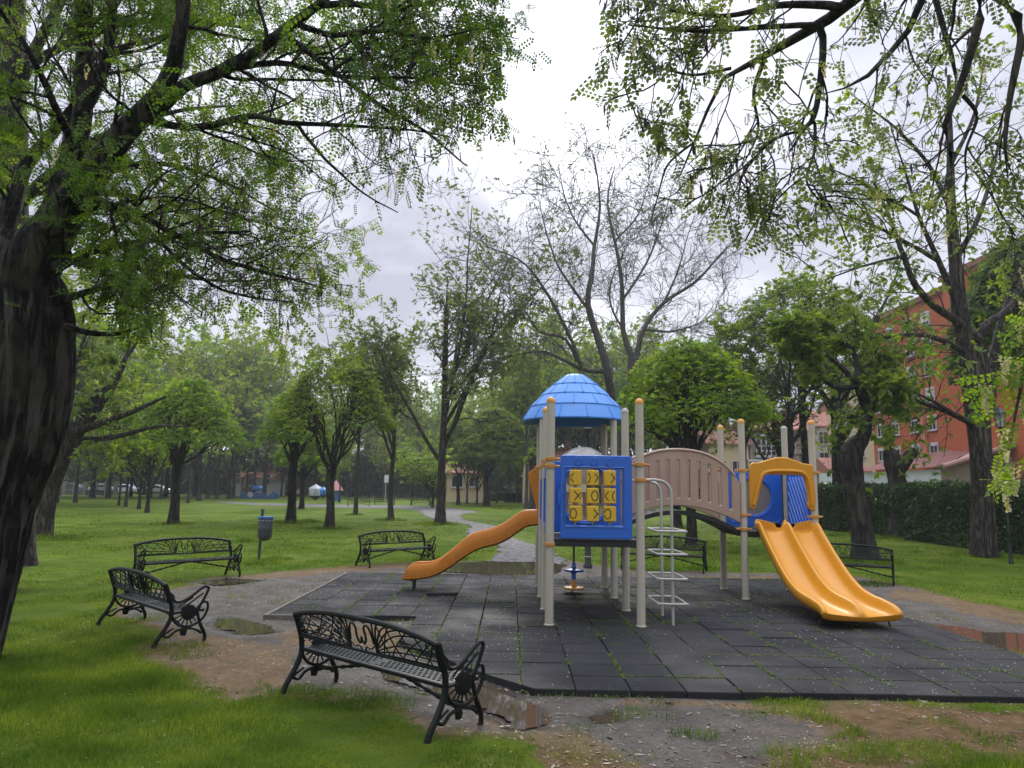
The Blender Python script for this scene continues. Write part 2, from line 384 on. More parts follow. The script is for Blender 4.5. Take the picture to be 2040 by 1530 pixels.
def build_ground():
    xs = axis(-7, 8, .07, -900, 900); ys = axis(3.6, 17, .07, -200, 1500)
    X, Y = np.meshgrid(xs, ys); dirt, dry = masks(X, Y)
    ins = sdf(MAT, X, Y)
    Z = GZ + ground_bump(X, Y)*np.clip((60-np.hypot(X, Y))/40, 0, 1)
    # puddles sit in shallow hollows
    for q in PUD: Z = Z - .035*np.clip((sdf(q[0], X, Y)+.12)/.25, 0, 1)
    Z = np.where(ins > 0, np.minimum(Z, GZ-.02), Z); Z = np.where(np.abs(ins) < .15, np.minimum(Z, GZ+.01), Z)
    n = len(xs); m = len(ys); idx = np.arange(n*m).reshape(m, n)
    Q = np.stack([idx[:-1, :-1], idx[:-1, 1:], idx[1:, 1:], idx[1:, :-1]], -1).reshape(-1, 4)
    me = mesh_np('ground', np.stack([X, Y, Z], -1), Q)
    wet = np.zeros(X.shape)
    for q in PUD: wet = np.maximum(wet, np.clip((sdf(q[0], X, Y)+.35)/.4, 0, 1))
    ca = me.color_attributes.new('soil', 'FLOAT_COLOR', 'POINT')
    mixz = lawn_density(X, Y)
    ca.data.foreach_set('color', np.stack([dirt, dry, wet, mixz], -1).astype(np.float32).ravel())
    m_ = bpy.data.materials.new('ground_soil_and_turf'); m_.use_nodes = True; nt = m_.node_tree; N, L = nt.nodes, nt.links; b = N['Principled BSDF']
    at = N.new('ShaderNodeAttribute'); at.attribute_name = 'soil'; sp = N.new('ShaderNodeSeparateColor'); L.new(at.outputs['Color'], sp.inputs[0])
    tc = N.new('ShaderNodeTexCoord')
    def noise(s, d=5, r=.6, vec=None):
        q = N.new('ShaderNodeTexNoise'); q.inputs['Scale'].default_value = s; q.inputs['Detail'].default_value = d; q.inputs['Roughness'].default_value = r
        L.new(vec or tc.outputs['Object'], q.inputs['Vector']); return q.outputs[0]
    def mr(v, a, b_, c=0, d=1):
        q = N.new('ShaderNodeMapRange'); q.inputs[1].default_value = a; q.inputs[2].default_value = b_; q.inputs[3].default_value = c; q.inputs[4].default_value = d; L.new(v, q.inputs[0]); return q.outputs[0]
    def mix(f, a, b_):
        q = N.new('ShaderNodeMix'); q.data_type = 'RGBA'
        if isinstance(f, float): q.inputs[0].default_value = f
        else: L.new(f, q.inputs[0])
        for i, v in ((6, a), (7, b_)):
            if isinstance(v, tuple): q.inputs[i].default_value = (*v, 1)
            else: L.new(v, q.inputs[i])
        return q.outputs[2]
    def math_(op, a, b_):
        q = N.new('ShaderNodeMath'); q.operation = op; q.use_clamp = True
        for i, v in enumerate((a, b_)):
            if isinstance(v, (int, float)): q.inputs[i].default_value = v
            else: L.new(v, q.inputs[i])
        return q.outputs[0]
    g1 = mix(mr(noise(.35, 4), .38, .64), (.072, .125, .011), (.14, .185, .02))
    g1 = mix(mr(noise(2.3, 5), .45, .75), g1, (.06, .10, .012))
    g1 = mix(mr(noise(.9, 5, .7), .56, .72, 0, .35), g1, (.17, .165, .04))
    g1 = mix(mr(noise(60, 3, .8), .45, .8, 0, .5), g1, (.03, .06, .008))
    gr = mix(mr(noise(3, 6), .35, .7), (.085, .074, .06), (.165, .148, .125))
    gr = mix(mr(noise(45, 5, .8), .5, .7, 0, .85), gr, (.045, .038, .03))
    gr = mix(mr(noise(13, 6, .75), .52, .7, 0, .6), gr, (.06, .05, .036))
    vo = N.new('ShaderNodeTexVoronoi'); vo.inputs['Scale'].default_value = 70; L.new(tc.outputs['Object'], vo.inputs['Vector'])
    gr = mix(mr(vo.outputs['Distance'], .2, .05, 0, .7), gr, (.34, .32, .29))
    gr = mix(mr(noise(1.2, 5), .5, .75, 0, .6), gr, (.12, .085, .05))
    dr = mix(mr(noise(7, 6, .7), .3, .7), (.11, .07, .035), (.24, .155, .075))
    dr = mix(mr(noise(90, 3, .8), .5, .8, 0, .7), dr, (.07, .045, .025))
    dr = mix(mr(noise(3.1, 5, .7), .56, .7, 0, .7), dr, (.07, .10, .02))
    fine = noise(9, 5, .7)
    dm = mr(math_('ADD', sp.outputs[0], mr(fine, .3, .7, -.3, .3)), .35, .65)
    ym = mr(math_('ADD', sp.outputs[1], mr(fine, .3, .7, -.35, .35)), .35, .7)
    c = mix(dm, g1, gr); c = mix(ym, c, dr)
    wetf = mr(math_('ADD', sp.outputs[2], mr(noise(4, 5), .3, .7, -.25, .25)), .1, .8)
    c = mix(math_('MULTIPLY', wetf, .6), c, (.06, .05, .042))
    L.new(c, b.inputs['Base Color'])
    rg = mr(wetf, .3, 1, .95, .25); dampn = mr(noise(1.7, 4), .35, .6, .72, 1.0)
    L.new(math_('MULTIPLY', rg, dampn), b.inputs['Roughness']); L.new(mr(math_('MAXIMUM', dm, wetf), 0, 1, .04, .3), b.inputs['Specular IOR Level'])
    bp = N.new('ShaderNodeBump'); bp.inputs['Strength'].default_value = 1.0; bp.inputs['Distance'].default_value = .045
    hh = math_('ADD', noise(28, 6, .75), math_('MULTIPLY', noise(6, 4), .6)); L.new(hh, bp.inputs['Height']); L.new(bp.outputs[0], b.inputs['Normal'])
    o = obj('ground', me, m_); tag(o, 'park ground of green lawn with bare gravel and dry patches around the play mat', 'ground', kind='structure')
PUD = [(PX(820,1129, 905,1120, 960,1117, 1060,1118, 1130,1124, 1110,1142, 1000,1144, 880,1138), 'brown puddle along the far edge of the rubber mat'),
       (PX(425,1231, 470,1230, 520,1242, 550,1256, 495,1263, 440,1254, 412,1243), 'shallow puddle on the gravel between the two left benches'),
       (PX(770,1328, 860,1342, 950,1360, 1012,1378, 1090,1420, 1084,1448, 1020,1454, 978,1424, 925,1402, 850,1378, 775,1354), 'puddle reflecting the sky beside the front bench'),
       (PX(1850,1240, 1900,1246, 1960,1258, 2040,1262, 2120,1276, 2180,1300, 2080,1306, 1980,1288, 1900,1266), 'reddish puddle at the right edge of the rubber mat'),
       (PX(395,1160, 450,1151, 530,1156, 490,1161, 430,1166), 'thin puddle in front of the far left bench'),
       (PX(1165,1425, 1220,1418, 1228,1432, 1185,1440), 'tiny puddle in the gravel in front of the mat')]
build_ground()
def build_puddles():
    m = bpy.data.materials.new('puddle_water'); m.use_nodes = True; nt = m.node_tree; b = nt.nodes['Principled BSDF']
    b.inputs['Base Color'].default_value = (.06, .045, .03, 1); b.inputs['Roughness'].default_value = .03; b.inputs['IOR'].default_value = 1.33; b.inputs['Specular IOR Level'].default_value = 1.0
    tc = nt.nodes.new('ShaderNodeTexCoord'); n = nt.nodes.new('ShaderNodeTexNoise'); n.inputs['Scale'].default_value = 5; nt.links.new(tc.outputs['Object'], n.inputs['Vector'])
    bp = nt.nodes.new('ShaderNodeBump'); bp.inputs['Strength'].default_value = .03; bp.inputs['Distance'].default_value = .01; nt.links.new(n.outputs[0], bp.inputs['Height']); nt.links.new(bp.outputs[0], b.inputs['Normal'])
    for poly, lab in PUD:
        lo, hi = poly.min(0)-.2, poly.max(0)+.2; st = .018
        xs = np.arange(lo[0], hi[0], st); ys = np.arange(lo[1], hi[1], st); X, Y = np.meshgrid(xs, ys)
        p = np.stack([X, Y, X*0], -1)
        keep = (sdf(poly, X, Y) + (fbm(p*3.2, 4)-.5)*.26 + (fbm(p*14+3, 2)-.5)*.10 > 0) & (sdf(MAT, X, Y) < -.0)
        idx = np.arange(X.size).reshape(X.shape)
        q = np.stack([idx[:-1, :-1], idx[:-1, 1:], idx[1:, 1:], idx[1:, :-1]], -1)[keep[:-1, :-1]].reshape(-1, 4)
        u, inv = np.unique(q, return_inverse=True)
        V = np.stack([X, Y, np.full(X.shape, GZ-.008)], -1).reshape(-1, 3)[u]
        o = obj('puddle', mesh_np('puddle', V, inv.reshape(-1, 4)), m); tag(o, lab, 'puddle', kind='structure')
build_puddles()
def build_path():
    L_ = [(968,1121),(985,1111),(993,1098),(988,1085),(965,1075),(929,1065),(938,1050),(925,1044),(890,1040),(850,1030),(820,1016),(700,1012),(588,1009),(500,1006),(430,1001)]
    R_ = [(1130,1124),(1112,1106),(1068,1087),(1030,1074),(1005,1056),(994,1049),(966,1044),(930,1037),(917,1030),(925,1024),(950,1020),(905,1013),(830,1008),(700,1006),(588,1004),(500,1002),(430,998)]
    l = cr([gp(*p) for p in L_], 10); r = cr([gp(*p) for p in R_], 10)
    def rs(c, n):
        c = np.array(c); d = np.r_[0, np.cumsum(np.linalg.norm(np.diff(c, axis=0), axis=1))]; s = d[-1]*(np.linspace(0, 1, n)**1.3)
        return np.stack([np.interp(s, d, c[:, i]) for i in range(3)], -1)
    n = 170; l, r = rs(l, n), rs(r, n); W = 22
    t = np.linspace(0, 1, W)[None, :, None]; V = l[:, None]*(1-t)+r[:, None]*t
    e = (fbm(V.reshape(-1, 3)*[1.6, 1.6, 0], 3).reshape(n, W)-.5)
    V[:, 0, 0] -= (e[:, 0])*.7; V[:, -1, 0] += (e[:, -1])*.7
    V[..., 2] = GZ + .016 + ground_bump(V[..., 0], V[..., 1])*np.clip((60-np.hypot(V[..., 0], V[..., 1]))/40, 0, 1); V[..., 2] -= .04*np.clip((sdf(PUD[0][0], V[..., 0], V[..., 1])+.15)/.3, 0, 1)
    idx = np.arange(n*W).reshape(n, W); Q = np.stack([idx[:-1, :-1], idx[:-1, 1:], idx[1:, 1:], idx[1:, :-1]], -1).reshape(-1, 4)
    m = bpy.data.materials.new('path_stone'); m.use_nodes = True; nt = m.node_tree; N, L = nt.nodes, nt.links; b = N['Principled BSDF']
    tc = N.new('ShaderNodeTexCoord'); vo = N.new('ShaderNodeTexVoronoi'); vo.inputs['Scale'].default_value = 3.2; L.new(tc.outputs['Object'], vo.inputs['Vector'])
    ve = N.new('ShaderNodeTexVoronoi'); ve.feature = 'DISTANCE_TO_EDGE'; ve.inputs['Scale'].default_value = 3.2; L.new(tc.outputs['Object'], ve.inputs['Vector'])
    hs = N.new('ShaderNodeHueSaturation'); hs.inputs['Saturation'].default_value = .12; hs.inputs['Value'].default_value = .22; L.new(vo.outputs['Color'], hs.inputs['Color'])
    x = N.new('ShaderNodeMix'); x.data_type = 'RGBA'; x.inputs[0].default_value = .72; L.new(hs.outputs[0], x.inputs[6]); x.inputs[7].default_value = (.12, .115, .108, 1)
    mr = N.new('ShaderNodeMapRange'); mr.inputs[1].default_value = .0; mr.inputs[2].default_value = .09; L.new(ve.outputs['Distance'], mr.inputs[0])
    y = N.new('ShaderNodeMix'); y.data_type = 'RGBA'; L.new(mr.outputs[0], y.inputs[0]); y.inputs[6].default_value = (.06, .055, .04, 1); L.new(x.outputs[2], y.inputs[7]); L.new(y.outputs[2], b.inputs['Base Color'])
    b.inputs['Roughness'].default_value = .75; b.inputs['Specular IOR Level'].default_value = .16
    n_ = N.new('ShaderNodeTexNoise'); n_.inputs['Scale'].default_value = 7; n_.inputs['Detail'].default_value = 5; L.new(tc.outputs['Object'], n_.inputs['Vector'])
    a = N.new('ShaderNodeMath'); a.operation = 'MULTIPLY'; L.new(mr.outputs[0], a.inputs[0]); L.new(n_.outputs[0], a.inputs[1])
    bp = N.new('ShaderNodeBump'); bp.inputs['Strength'].default_value = .9; bp.inputs['Distance'].default_value = .05; L.new(a.outputs[0], bp.inputs['Height']); L.new(bp.outputs[0], b.inputs['Normal'])
    o = obj('path', mesh_np('path', V, Q), m); tag(o, 'wet grey stone path winding across the lawn', 'path', kind='structure')
build_path()

# ------------------------------------------------------------------ rubber mat made of square tiles
def clip(poly, x0, x1, y0, y1):
    def cut(P, f, inter):
        out = []
        for i in range(len(P)):
            a, b = P[i-1], P[i]
            if f(b):
                if not f(a): out.append(inter(a, b))
                out.append(b)
            elif f(a): out.append(inter(a, b))
        return out
    def ix(v, k):
        def g(a, b): t = (v-a[k])/(b[k]-a[k]); return (a[0]+(b[0]-a[0])*t, a[1]+(b[1]-a[1])*t)
        return g
    P = [tuple(p) for p in poly]
    for f, i in ((lambda p: p[0] >= x0, ix(x0, 0)), (lambda p: p[0] <= x1, ix(x1, 0)), (lambda p: p[1] >= y0, ix(y0, 1)), (lambda p: p[1] <= y1, ix(y1, 1))):
        if P: P = cut(P, f, i)
    return P
def build_mat():
    rnd = random.Random(4); mb = MB()
    for i in range(-8, 13):
        for j in range(0, 19):
            g = .0045; x0 = .13+i*.5; y0 = 6.9+j*.5
            jx = rnd.uniform(-.004, .004)
            P = clip(MAT, x0+g+jx, x0+.5-g+jx, y0+g, y0+.5-g)
            if len(P) < 3: continue
            ar = sum(P[k-1][0]*P[k][1]-P[k][0]*P[k-1][1] for k in range(len(P)))/2
            if abs(ar) < .004: continue
            if ar < 0: P = P[::-1]
            zt = rnd.uniform(-.007, .003); tx, ty = rnd.gauss(0, .006), rnd.gauss(0, .006)
            if (i, j) == (-3, 11): tx, ty, zt = .02, -.09, .03
            cx, cy = x0+.25, y0+.25; V = []; n = len(P); bv = .008
            for (x, y) in P:
                V.append((x, y, GZ-.06))
            for (x, y) in P: V.append((x, y, zt-bv+(x-cx)*tx+(y-cy)*ty))
            mx = sum(p[0] for p in P)/n; my = sum(p[1] for p in P)/n
            for (x, y) in P:
                d = math.hypot(x-mx, y-my); k = 1-bv/max(d, .05); V.append((mx+(x-mx)*k, my+(y-my)*k, zt+(x-cx)*tx+(y-cy)*ty))
            Fc = [tuple(range(2*n, 3*n))]
            for r in range(2):
                for k in range(n): Fc.append((r*n+k, r*n+(k+1) % n, (r+1)*n+(k+1) % n, (r+1)*n+k))
            mb.add(V, Fc)
    m = bpy.data.materials.new('rubber_tiles'); m.use_nodes = True; nt = m.node_tree; N, L = nt.nodes, nt.links; b = N['Principled BSDF']
    tc = N.new('ShaderNodeTexCoord'); g = N.new('ShaderNodeNewGeometry')
    def noise(s, d=5, r=.6):
        q = N.new('ShaderNodeTexNoise'); q.inputs['Scale'].default_value = s; q.inputs['Detail'].default_value = d; q.inputs['Roughness'].default_value = r; L.new(tc.outputs['Object'], q.inputs['Vector']); return q.outputs[0]
    def mr(v, a, b_, c=0, d=1):
        q = N.new('ShaderNodeMapRange'); q.inputs[1].default_value = a; q.inputs[2].default_value = b_; q.inputs[3].default_value = c; q.inputs[4].default_value = d; L.new(v, q.inputs[0]); return q.outputs[0]
    def mix(f, a, b_):
        q = N.new('ShaderNodeMix'); q.data_type = 'RGBA'; L.new(f, q.inputs[0])
        for i, v in ((6, a), (7, b_)):
            if isinstance(v, tuple): q.inputs[i].default_value = (*v, 1)
            else: L.new(v, q.inputs[i])
        return q.outputs[2]
    c = mix(g.outputs['Random Per Island'], (.010, .010, .011), (.020, .0195, .0205))
    c = mix(mr(noise(260, 2, .8), .5, .75, 0, .7), c, (.075, .073, .076))
    c = mix(mr(noise(1.1, 6), .42, .7, 0, .6), c, (.012, .012, .012))
    c = mix(mr(noise(2.3, 6, .7), .60, .74, 0, .35), c, (.045, .055, .02))
    L.new(c, b.inputs['Base Color']); L.new(mr(noise(.8, 5), .35, .65, .55, .95), b.inputs['Roughness']); b.inputs['Specular IOR Level'].default_value = .22
    bp = N.new('ShaderNodeBump'); bp.inputs['Strength'].default_value = 1.0; bp.inputs['Distance'].default_value = .004; L.new(noise(200, 3, .8), bp.inputs['Height']); L.new(bp.outputs[0], b.inputs['Normal'])
    o = obj('rubber_mat', mb, m); tag(o, 'dark rubber safety mat of square tiles with mossy seams under the play structure', 'play mat', kind='structure')
    kb = MB(); kb.box((-3.37, 13.0, GZ+.02), (.05, 5.1, .09), bev=.008); kb.box((-2.75, 10.44, GZ+.02), (1.3, .05, .09), bev=.008)
    o = obj('edging_board', kb, mat('old_board', (.16, .14, .11), .85, noise=(9, .8, (.08, .07, .05)), bump=(30, .5))); tag(o, 'low weathered timber edging along the left corner of the mat', 'edging board')
build_mat()

# ------------------------------------------------------------------ scattered vegetation and petals
def blades(pos, h, w, lean, rng, curl=.5):
    """one bent blade of two quads per position"""
    n = len(pos); a = rng.uniform(0, 2*pi, n); u = np.stack([np.cos(a), np.sin(a), a*0], -1)
    b = rng.uniform(0, 2*pi, n); d = np.stack([np.cos(b), np.sin(b), b*0], -1)*lean[:, None]
    up = np.array([0, 0, 1.])
    p0 = pos; p1 = pos + (d*.35+up*.55)*h[:, None]; p2 = pos + (d*1.0+up*(1-curl*lean[:, None]**1.5))*h[:, None]
    W = w[:, None]*u
    V = np.stack([p0-W, p0+W, p1+W*.75, p1-W*.75, p2+W*.12, p2-W*.12], 1)
    k = np.arange(n)[:, None]*6
    Q = np.concatenate([k+[0, 1, 2, 3], k+[3, 2, 4, 5]], 0)
    return V.reshape(-1, 3), Q
def frustum_pts(rng, y0, y1, dens, xl=None, xr=None):
    n = int(dens*(y1-y0)*( (y1+y0)/2*1.46 )); y = np.sqrt(rng.uniform(y0*y0, y1*y1, n)); x = rng.uniform(-.74, .74, n)*y
    return x, y
def build_grass():
    rng = np.random.default_rng(3); Vs = []; Qs = []; off = 0
    for y0, y1, dens, hh, ww in ((4.2, 9, 4200, .074, .0024), (6.5, 14, 1400, .055, .0032), (11, 24, 400, .05, .006), (18, 44, 85, .05, .012)):
        x, y = frustum_pts(rng, y0, y1, dens)
        D = lawn_density(x, y)*(sdf(MAT, x, y) < -.02)*np.clip((y1-y)/(.35*(y1-y0)), 0, 1)*(np.clip((y-y0)/(.3*(y1-y0)), 0, 1) if y0 > 5 else 1)
        for q in PUD: D = D*(sdf(q[0], x, y) < .02)
        D = D*(sdf(PATHP, x, y) < -.1)
        k = rng.uniform(0, 1, len(x)) < D; x, y = x[k], y[k]
        cl = fbm(np.stack([x*.9, y*.9, x*0+2], -1), 3); cl2 = vnoise(np.stack([x*5, y*5, x*0], -1))
        z = GZ + ground_bump(x, y) - .004
        n = len(x); h = hh*rng.uniform(.45, 1.15, n)*np.clip(.25+2.6*(cl-.27), .3, 2.1)*(.5+1.0*cl2)
        V, Q = blades(np.stack([x, y, z], -1), h, ww*rng.uniform(.7, 1.3, n), rng.uniform(.2, 1.0, n), rng)
        Vs.append(V); Qs.append(Q+off); off += len(V)
    o = obj('lawn_grass', mesh_np('lawn_grass', np.concatenate(Vs), np.concatenate(Qs)), M['grass_blade']); tag(o, 'short green grass blades of the lawn around the benches', 'grass', kind='stuff')
    # weeds in the seams and at post feet
    Vs = []; off = 0; pts = []
    for i in range(-7, 12):
        x0 = .13+i*.5
        y = rng.uniform(6.95, 15.6, 1100); k = fbm(np.stack([y*1.5, y*0+i*7.7, y*0], -1), 3) > (.43 if i in (-1, 0, -3, -4) else .51); y = y[k]
        pts.append(np.stack([x0+rng.normal(0, .012, len(y)), y], -1))
    for j in range(0, 18):
        y0 = 6.9+j*.5; x = rng.uniform(-3.3, 5.9, 900); k = fbm(np.stack([x*1.5, x*0+j*5.1+99, x*0], -1), 3) > .565; x = x[k]
        pts.append(np.stack([x, y0+rng.normal(0, .012, len(x))], -1))
    for (x, y) in ((.54, 9.99), (1.77, 9.99), (1.77, 11.26), (.54, 11.26), (1.77, 12.5), (.54, 12.5), (1.77, 13.8), (2.2, 10.3), (2.1, 10.9)):
        n = 60; a = rng.uniform(0, 2*pi, n); r = .06+rng.exponential(.05, n); pts.append(np.stack([x+r*np.cos(a), y+r*np.sin(a)], -1))
    P = np.concatenate(pts); P = P[(sdf(MAT, P[:, 0], P[:, 1]) > .01)]
    e = []
    for i in range(len(MAT)):
        a, b = MAT[i], MAT[(i+1) % len(MAT)]; n = int(np.hypot(*(b-a))*90); t = rng.uniform(0, 1, n)[:, None]; q = a+(b-a)*t+rng.normal(0, .04, (n, 2))
        e.append(q[(vnoise(np.stack([q[:, 0]*2, q[:, 1]*2, q[:, 0]*0], -1)) > .45) & (sdf(MAT, q[:, 0], q[:, 1]) < 0)])
    E_ = np.concatenate(e); pos = np.concatenate([np.c_[P, np.full(len(P), -.006)], np.c_[E_, np.full(len(E_), GZ-.01)]]); n = len(pos)
    h = np.r_[rng.uniform(.008, .035, len(P)), rng.uniform(.03, .09, len(E_))]
    V, Q = blades(pos, h, np.full(n, .0045), rng.uniform(.6, 1.6, n), rng)
    o = obj('seam_weeds', mesh_np('seam_weeds', V, Q), M['weed']); tag(o, 'small weeds growing in the seams and edges of the rubber mat', 'weeds', kind='stuff')
    # taller tufts round the tree feet and bench legs
    Vs = []; Qs = []; off = 0
    for (px, py, r, h, nn) in TUFTS:
        c = gp(px, py); a = rng.uniform(0, 2*pi, nn); rr = r*np.sqrt(rng.uniform(0, 1, nn)); s = max(c[1]/9, .6)
        hs = h*rng.uniform(.4, 1.1, nn)*(1.2-.7*rr/r)
        V, Q = blades(np.stack([c[0]+rr*np.cos(a)*1.3, c[1]+rr*np.sin(a), np.full(nn, GZ-.01)], -1), hs, np.full(nn, .0032*s), rng.uniform(.3, 1.1, nn), rng)
        Vs.append(V); Qs.append(Q+off); off += len(V)
    o = obj('tall_grass', mesh_np('tall_grass', np.concatenate(Vs), np.concatenate(Qs)), M['grass_blade']); tag(o, 'longer unmown grass tufts at tree feet and bench legs', 'grass', kind='stuff')
    # petals
    n = 14000; x = rng.uniform(-6, 8, n); y = rng.uniform(4.6, 17, n); k = (fbm(np.stack([x*.7, y*.7, x*0+4], -1), 3)+.18*(sdf(MAT, x, y) > 0)) > rng.uniform(.42, .8, n); x, y = x[k], y[k]; n = len(x)
    ins = sdf(MAT, x, y) > 0; z = np.where(ins, .008, GZ+ground_bump(x, y)+.012); s = rng.uniform(.004, .0105, n); a = rng.uniform(0, 2*pi, n)
    u = np.stack([np.cos(a), np.sin(a), rng.uniform(-.3, .3, n)], -1)*s[:, None]; v = np.stack([-np.sin(a), np.cos(a), rng.uniform(-.3, .6, n)], -1)*(s*.6)[:, None]
    c = np.stack([x, y, z+.003], -1); V = np.stack([c-u, c-v, c+u, c+v], 1).reshape(-1, 3); Q = np.arange(4*n).reshape(-1, 4)
    o = obj('fallen_petals', mesh_np('fallen_petals', V, Q), M['blossom']); tag(o, 'white fallen blossom petals scattered on mat and gravel', 'petals', kind='stuff')
    # litter of twigs and dead leaves on the gravel
    n = 60000; x = rng.uniform(-6, 8, n); y = 4.6+11.9*rng.uniform(0, 1, n)**1.5; dirt, dry = masks(x, y); k = (np.maximum(dirt, dry) > .4) & (sdf(MAT, x, y) < -.02)
    for q in PUD: k &= sdf(q[0], x, y) < 0
    x, y = x[k], y[k]; n = len(x); z = GZ+ground_bump(x, y)+.006; s = .004+rng.exponential(.006, n)*np.where(y < 8, 1.25, 1); a = rng.uniform(0, 2*pi, n)
    u = np.stack([np.cos(a), np.sin(a), rng.uniform(-.2, .2, n)], -1)*s[:, None]; v = np.stack([-np.sin(a), np.cos(a), rng.uniform(-.2, .5, n)], -1)*(s*rng.uniform(.15, .5, n))[:, None]
    c = np.stack([x, y, z], -1); V = np.stack([c-u, c-v, c+u, c+v], 1).reshape(-1, 3); Q = np.arange(4*n).reshape(-1, 4)
    o = obj('leaf_litter', mesh_np('leaf_litter', V, Q), leafmat('litter', (.05, .035, .025), (.34, .30, .24), .1, (.17, .12, .07))); tag(o, 'dead leaves, bark chips and twigs strewn on the gravel', 'leaf litter', kind='stuff')
PATHP = PX(968,1121, 993,1098, 988,1085, 929,1065, 938,1050, 890,1040, 850,1030, 820,1016, 700,1012, 588,1009, 588,1004, 700,1006, 905,1013, 950,1020, 917,1030, 930,1037, 994,1049, 1068,1087, 1130,1124)
TUFTS = [(655,1054,.8,.28,500),(578,1042,.9,.3,600),(615,1040,.6,.3,300),(344,1044,.8,.25,400),(877,1044,.8,.3,500),(850,1046,.6,.3,260),(520,1120,.45,.18,500),(555,1114,.3,.15,250),(490,1080,.4,.25,300),
         (708,1026,.5,.25,200),(779,1037,.7,.3,300),(90,1075,1.0,.3,700),(1960,1108,.9,.25,800),(1720,1120,.8,.3,900),(1790,1074,1.0,.3,700),(1700,1068,1.0,.3,600),(1377,1092,.7,.3,500),(1348,1052,.6,.3,300),
         (900,1112,.35,.2,400),(850,1118,.3,.2,300),(1380,1130,.5,.2,400),(1735,1165,.4,.14,400),(700,1395,.35,.13,900),(760,1405,.25,.11,500),(600,1380,.25,.12,500),(1020,1478,.25,.08,500),(1130,1500,.3,.08,700),
         (1300,1112,.5,.2,400),(1480,1104,.5,.2,300),(1720,1500,.22,.10,700),(1860,1495,.25,.10,800),(1600,1400,.2,.07,400),(1830,1410,.2,.07,400),(1540,1398,.15,.07,300),(1960,1412,.2,.07,400),(280,1236,.25,.1,300),
         (1010,1014,1.0,.3,300),(540,1052,1.2,.22,300),(750,1000,1.2,.3,300),(430,1105,.5,.1,300)]
build_grass()
# ------------------------------------------------------------------ play structure
M['post'] = mat('post_paint', (.44, .395, .315), .38, grime=(7, .6, (.22, .20, .15)), noise=(3, .25, (.34, .32, .27)))
M['cap'] = mat('cap_plastic', (.60, .27, .035), .4)
M['capgrey'] = mat('cap_grey_plastic', (.34, .33, .31), .45)
M['clamp'] = mat('clamp_plastic', (.48, .22, .04), .5, noise=(30, .4, (.35, .15, .03)))
M['blue'] = mat('blue_plastic', (.012, .10, .47), .33, grime=(6, .4, (.05, .10, .26)), coat=.15, noise=(2.5, .5, (.018, .13, .55)))
M['bluelight'] = mat('blue_roof_plastic', (.05, .22, .58), .42, grime=(4, .4, (.07, .17, .33)), noise=(2, .6, (.03, .17, .52)))
M['orange'] = mat('orange_plastic', (.52, .235, .008), .36, spec=.4, grime=(5, .45, (.36, .17, .03)), noise=(1.6, .6, (.60, .23, .008)))
M['orange2'] = mat('orange_plastic_worn', (.46, .165, .012), .38, spec=.4, grime=(5, .45, (.28, .12, .03)), noise=(2.2, .7, (.55, .18, .012)))
M['tan'] = mat('tan_plastic', (.36, .245, .18), .48, grime=(5, .5, (.22, .16, .11)), noise=(2, .5, (.30, .20, .15)))
M['yellow'] = mat('yellow_block', (.66, .40, .015), .4, noise=(6, .6, (.52, .30, .015)))
M['ink'] = mat('black_print', (.012, .012, .012), .5)
M['deck'] = mat('deck_black', (.012, .012, .013), .55, noise=(40, .7, (.03, .03, .03)))
M['steel'] = mat('grey_pole', (.40, .38, .34), .35, noise=(6, .4, (.3, .28, .25)))
M['scribble'] = mat('dark_blue_scribble', (.01, .03, .16), .5)
def polycarb():
    m = bpy.data.materials.new('smoky_polycarbonate'); m.use_nodes = True; nt = m.node_tree; N, L = nt.nodes, nt.links; N.clear()
    o = N.new('ShaderNodeOutputMaterial'); t = N.new('ShaderNodeBsdfTransparent'); t.inputs[0].default_value = (.75, .74, .72, 1)
    p = N.new('ShaderNodeBsdfPrincipled'); p.inputs['Base Color'].default_value = (.42, .40, .38, 1); p.inputs['Roughness'].default_value = .2
    tc = N.new('ShaderNodeTexCoord'); n = N.new('ShaderNodeTexNoise'); n.inputs['Scale'].default_value = 3; n.inputs['Detail'].default_value = 5; L.new(tc.outputs['Object'], n.inputs['Vector'])
    r = N.new('ShaderNodeMapRange'); r.inputs[1].default_value = .3; r.inputs[2].default_value = .7; r.inputs[3].default_value = .35; r.inputs[4].default_value = .7; L.new(n.outputs[0], r.inputs[0])
    x = N.new('ShaderNodeMixShader'); L.new(r.outputs[0], x.inputs[0]); L.new(t.outputs[0], x.inputs[1]); L.new(p.outputs[0], x.inputs[2]); L.new(x.outputs[0], o.inputs[0]); return m
M['poly'] = polycarb()
M['polydark'] = mat('grey_window', (.16, .15, .145), .25, noise=(3, .5, (.22, .21, .2)))
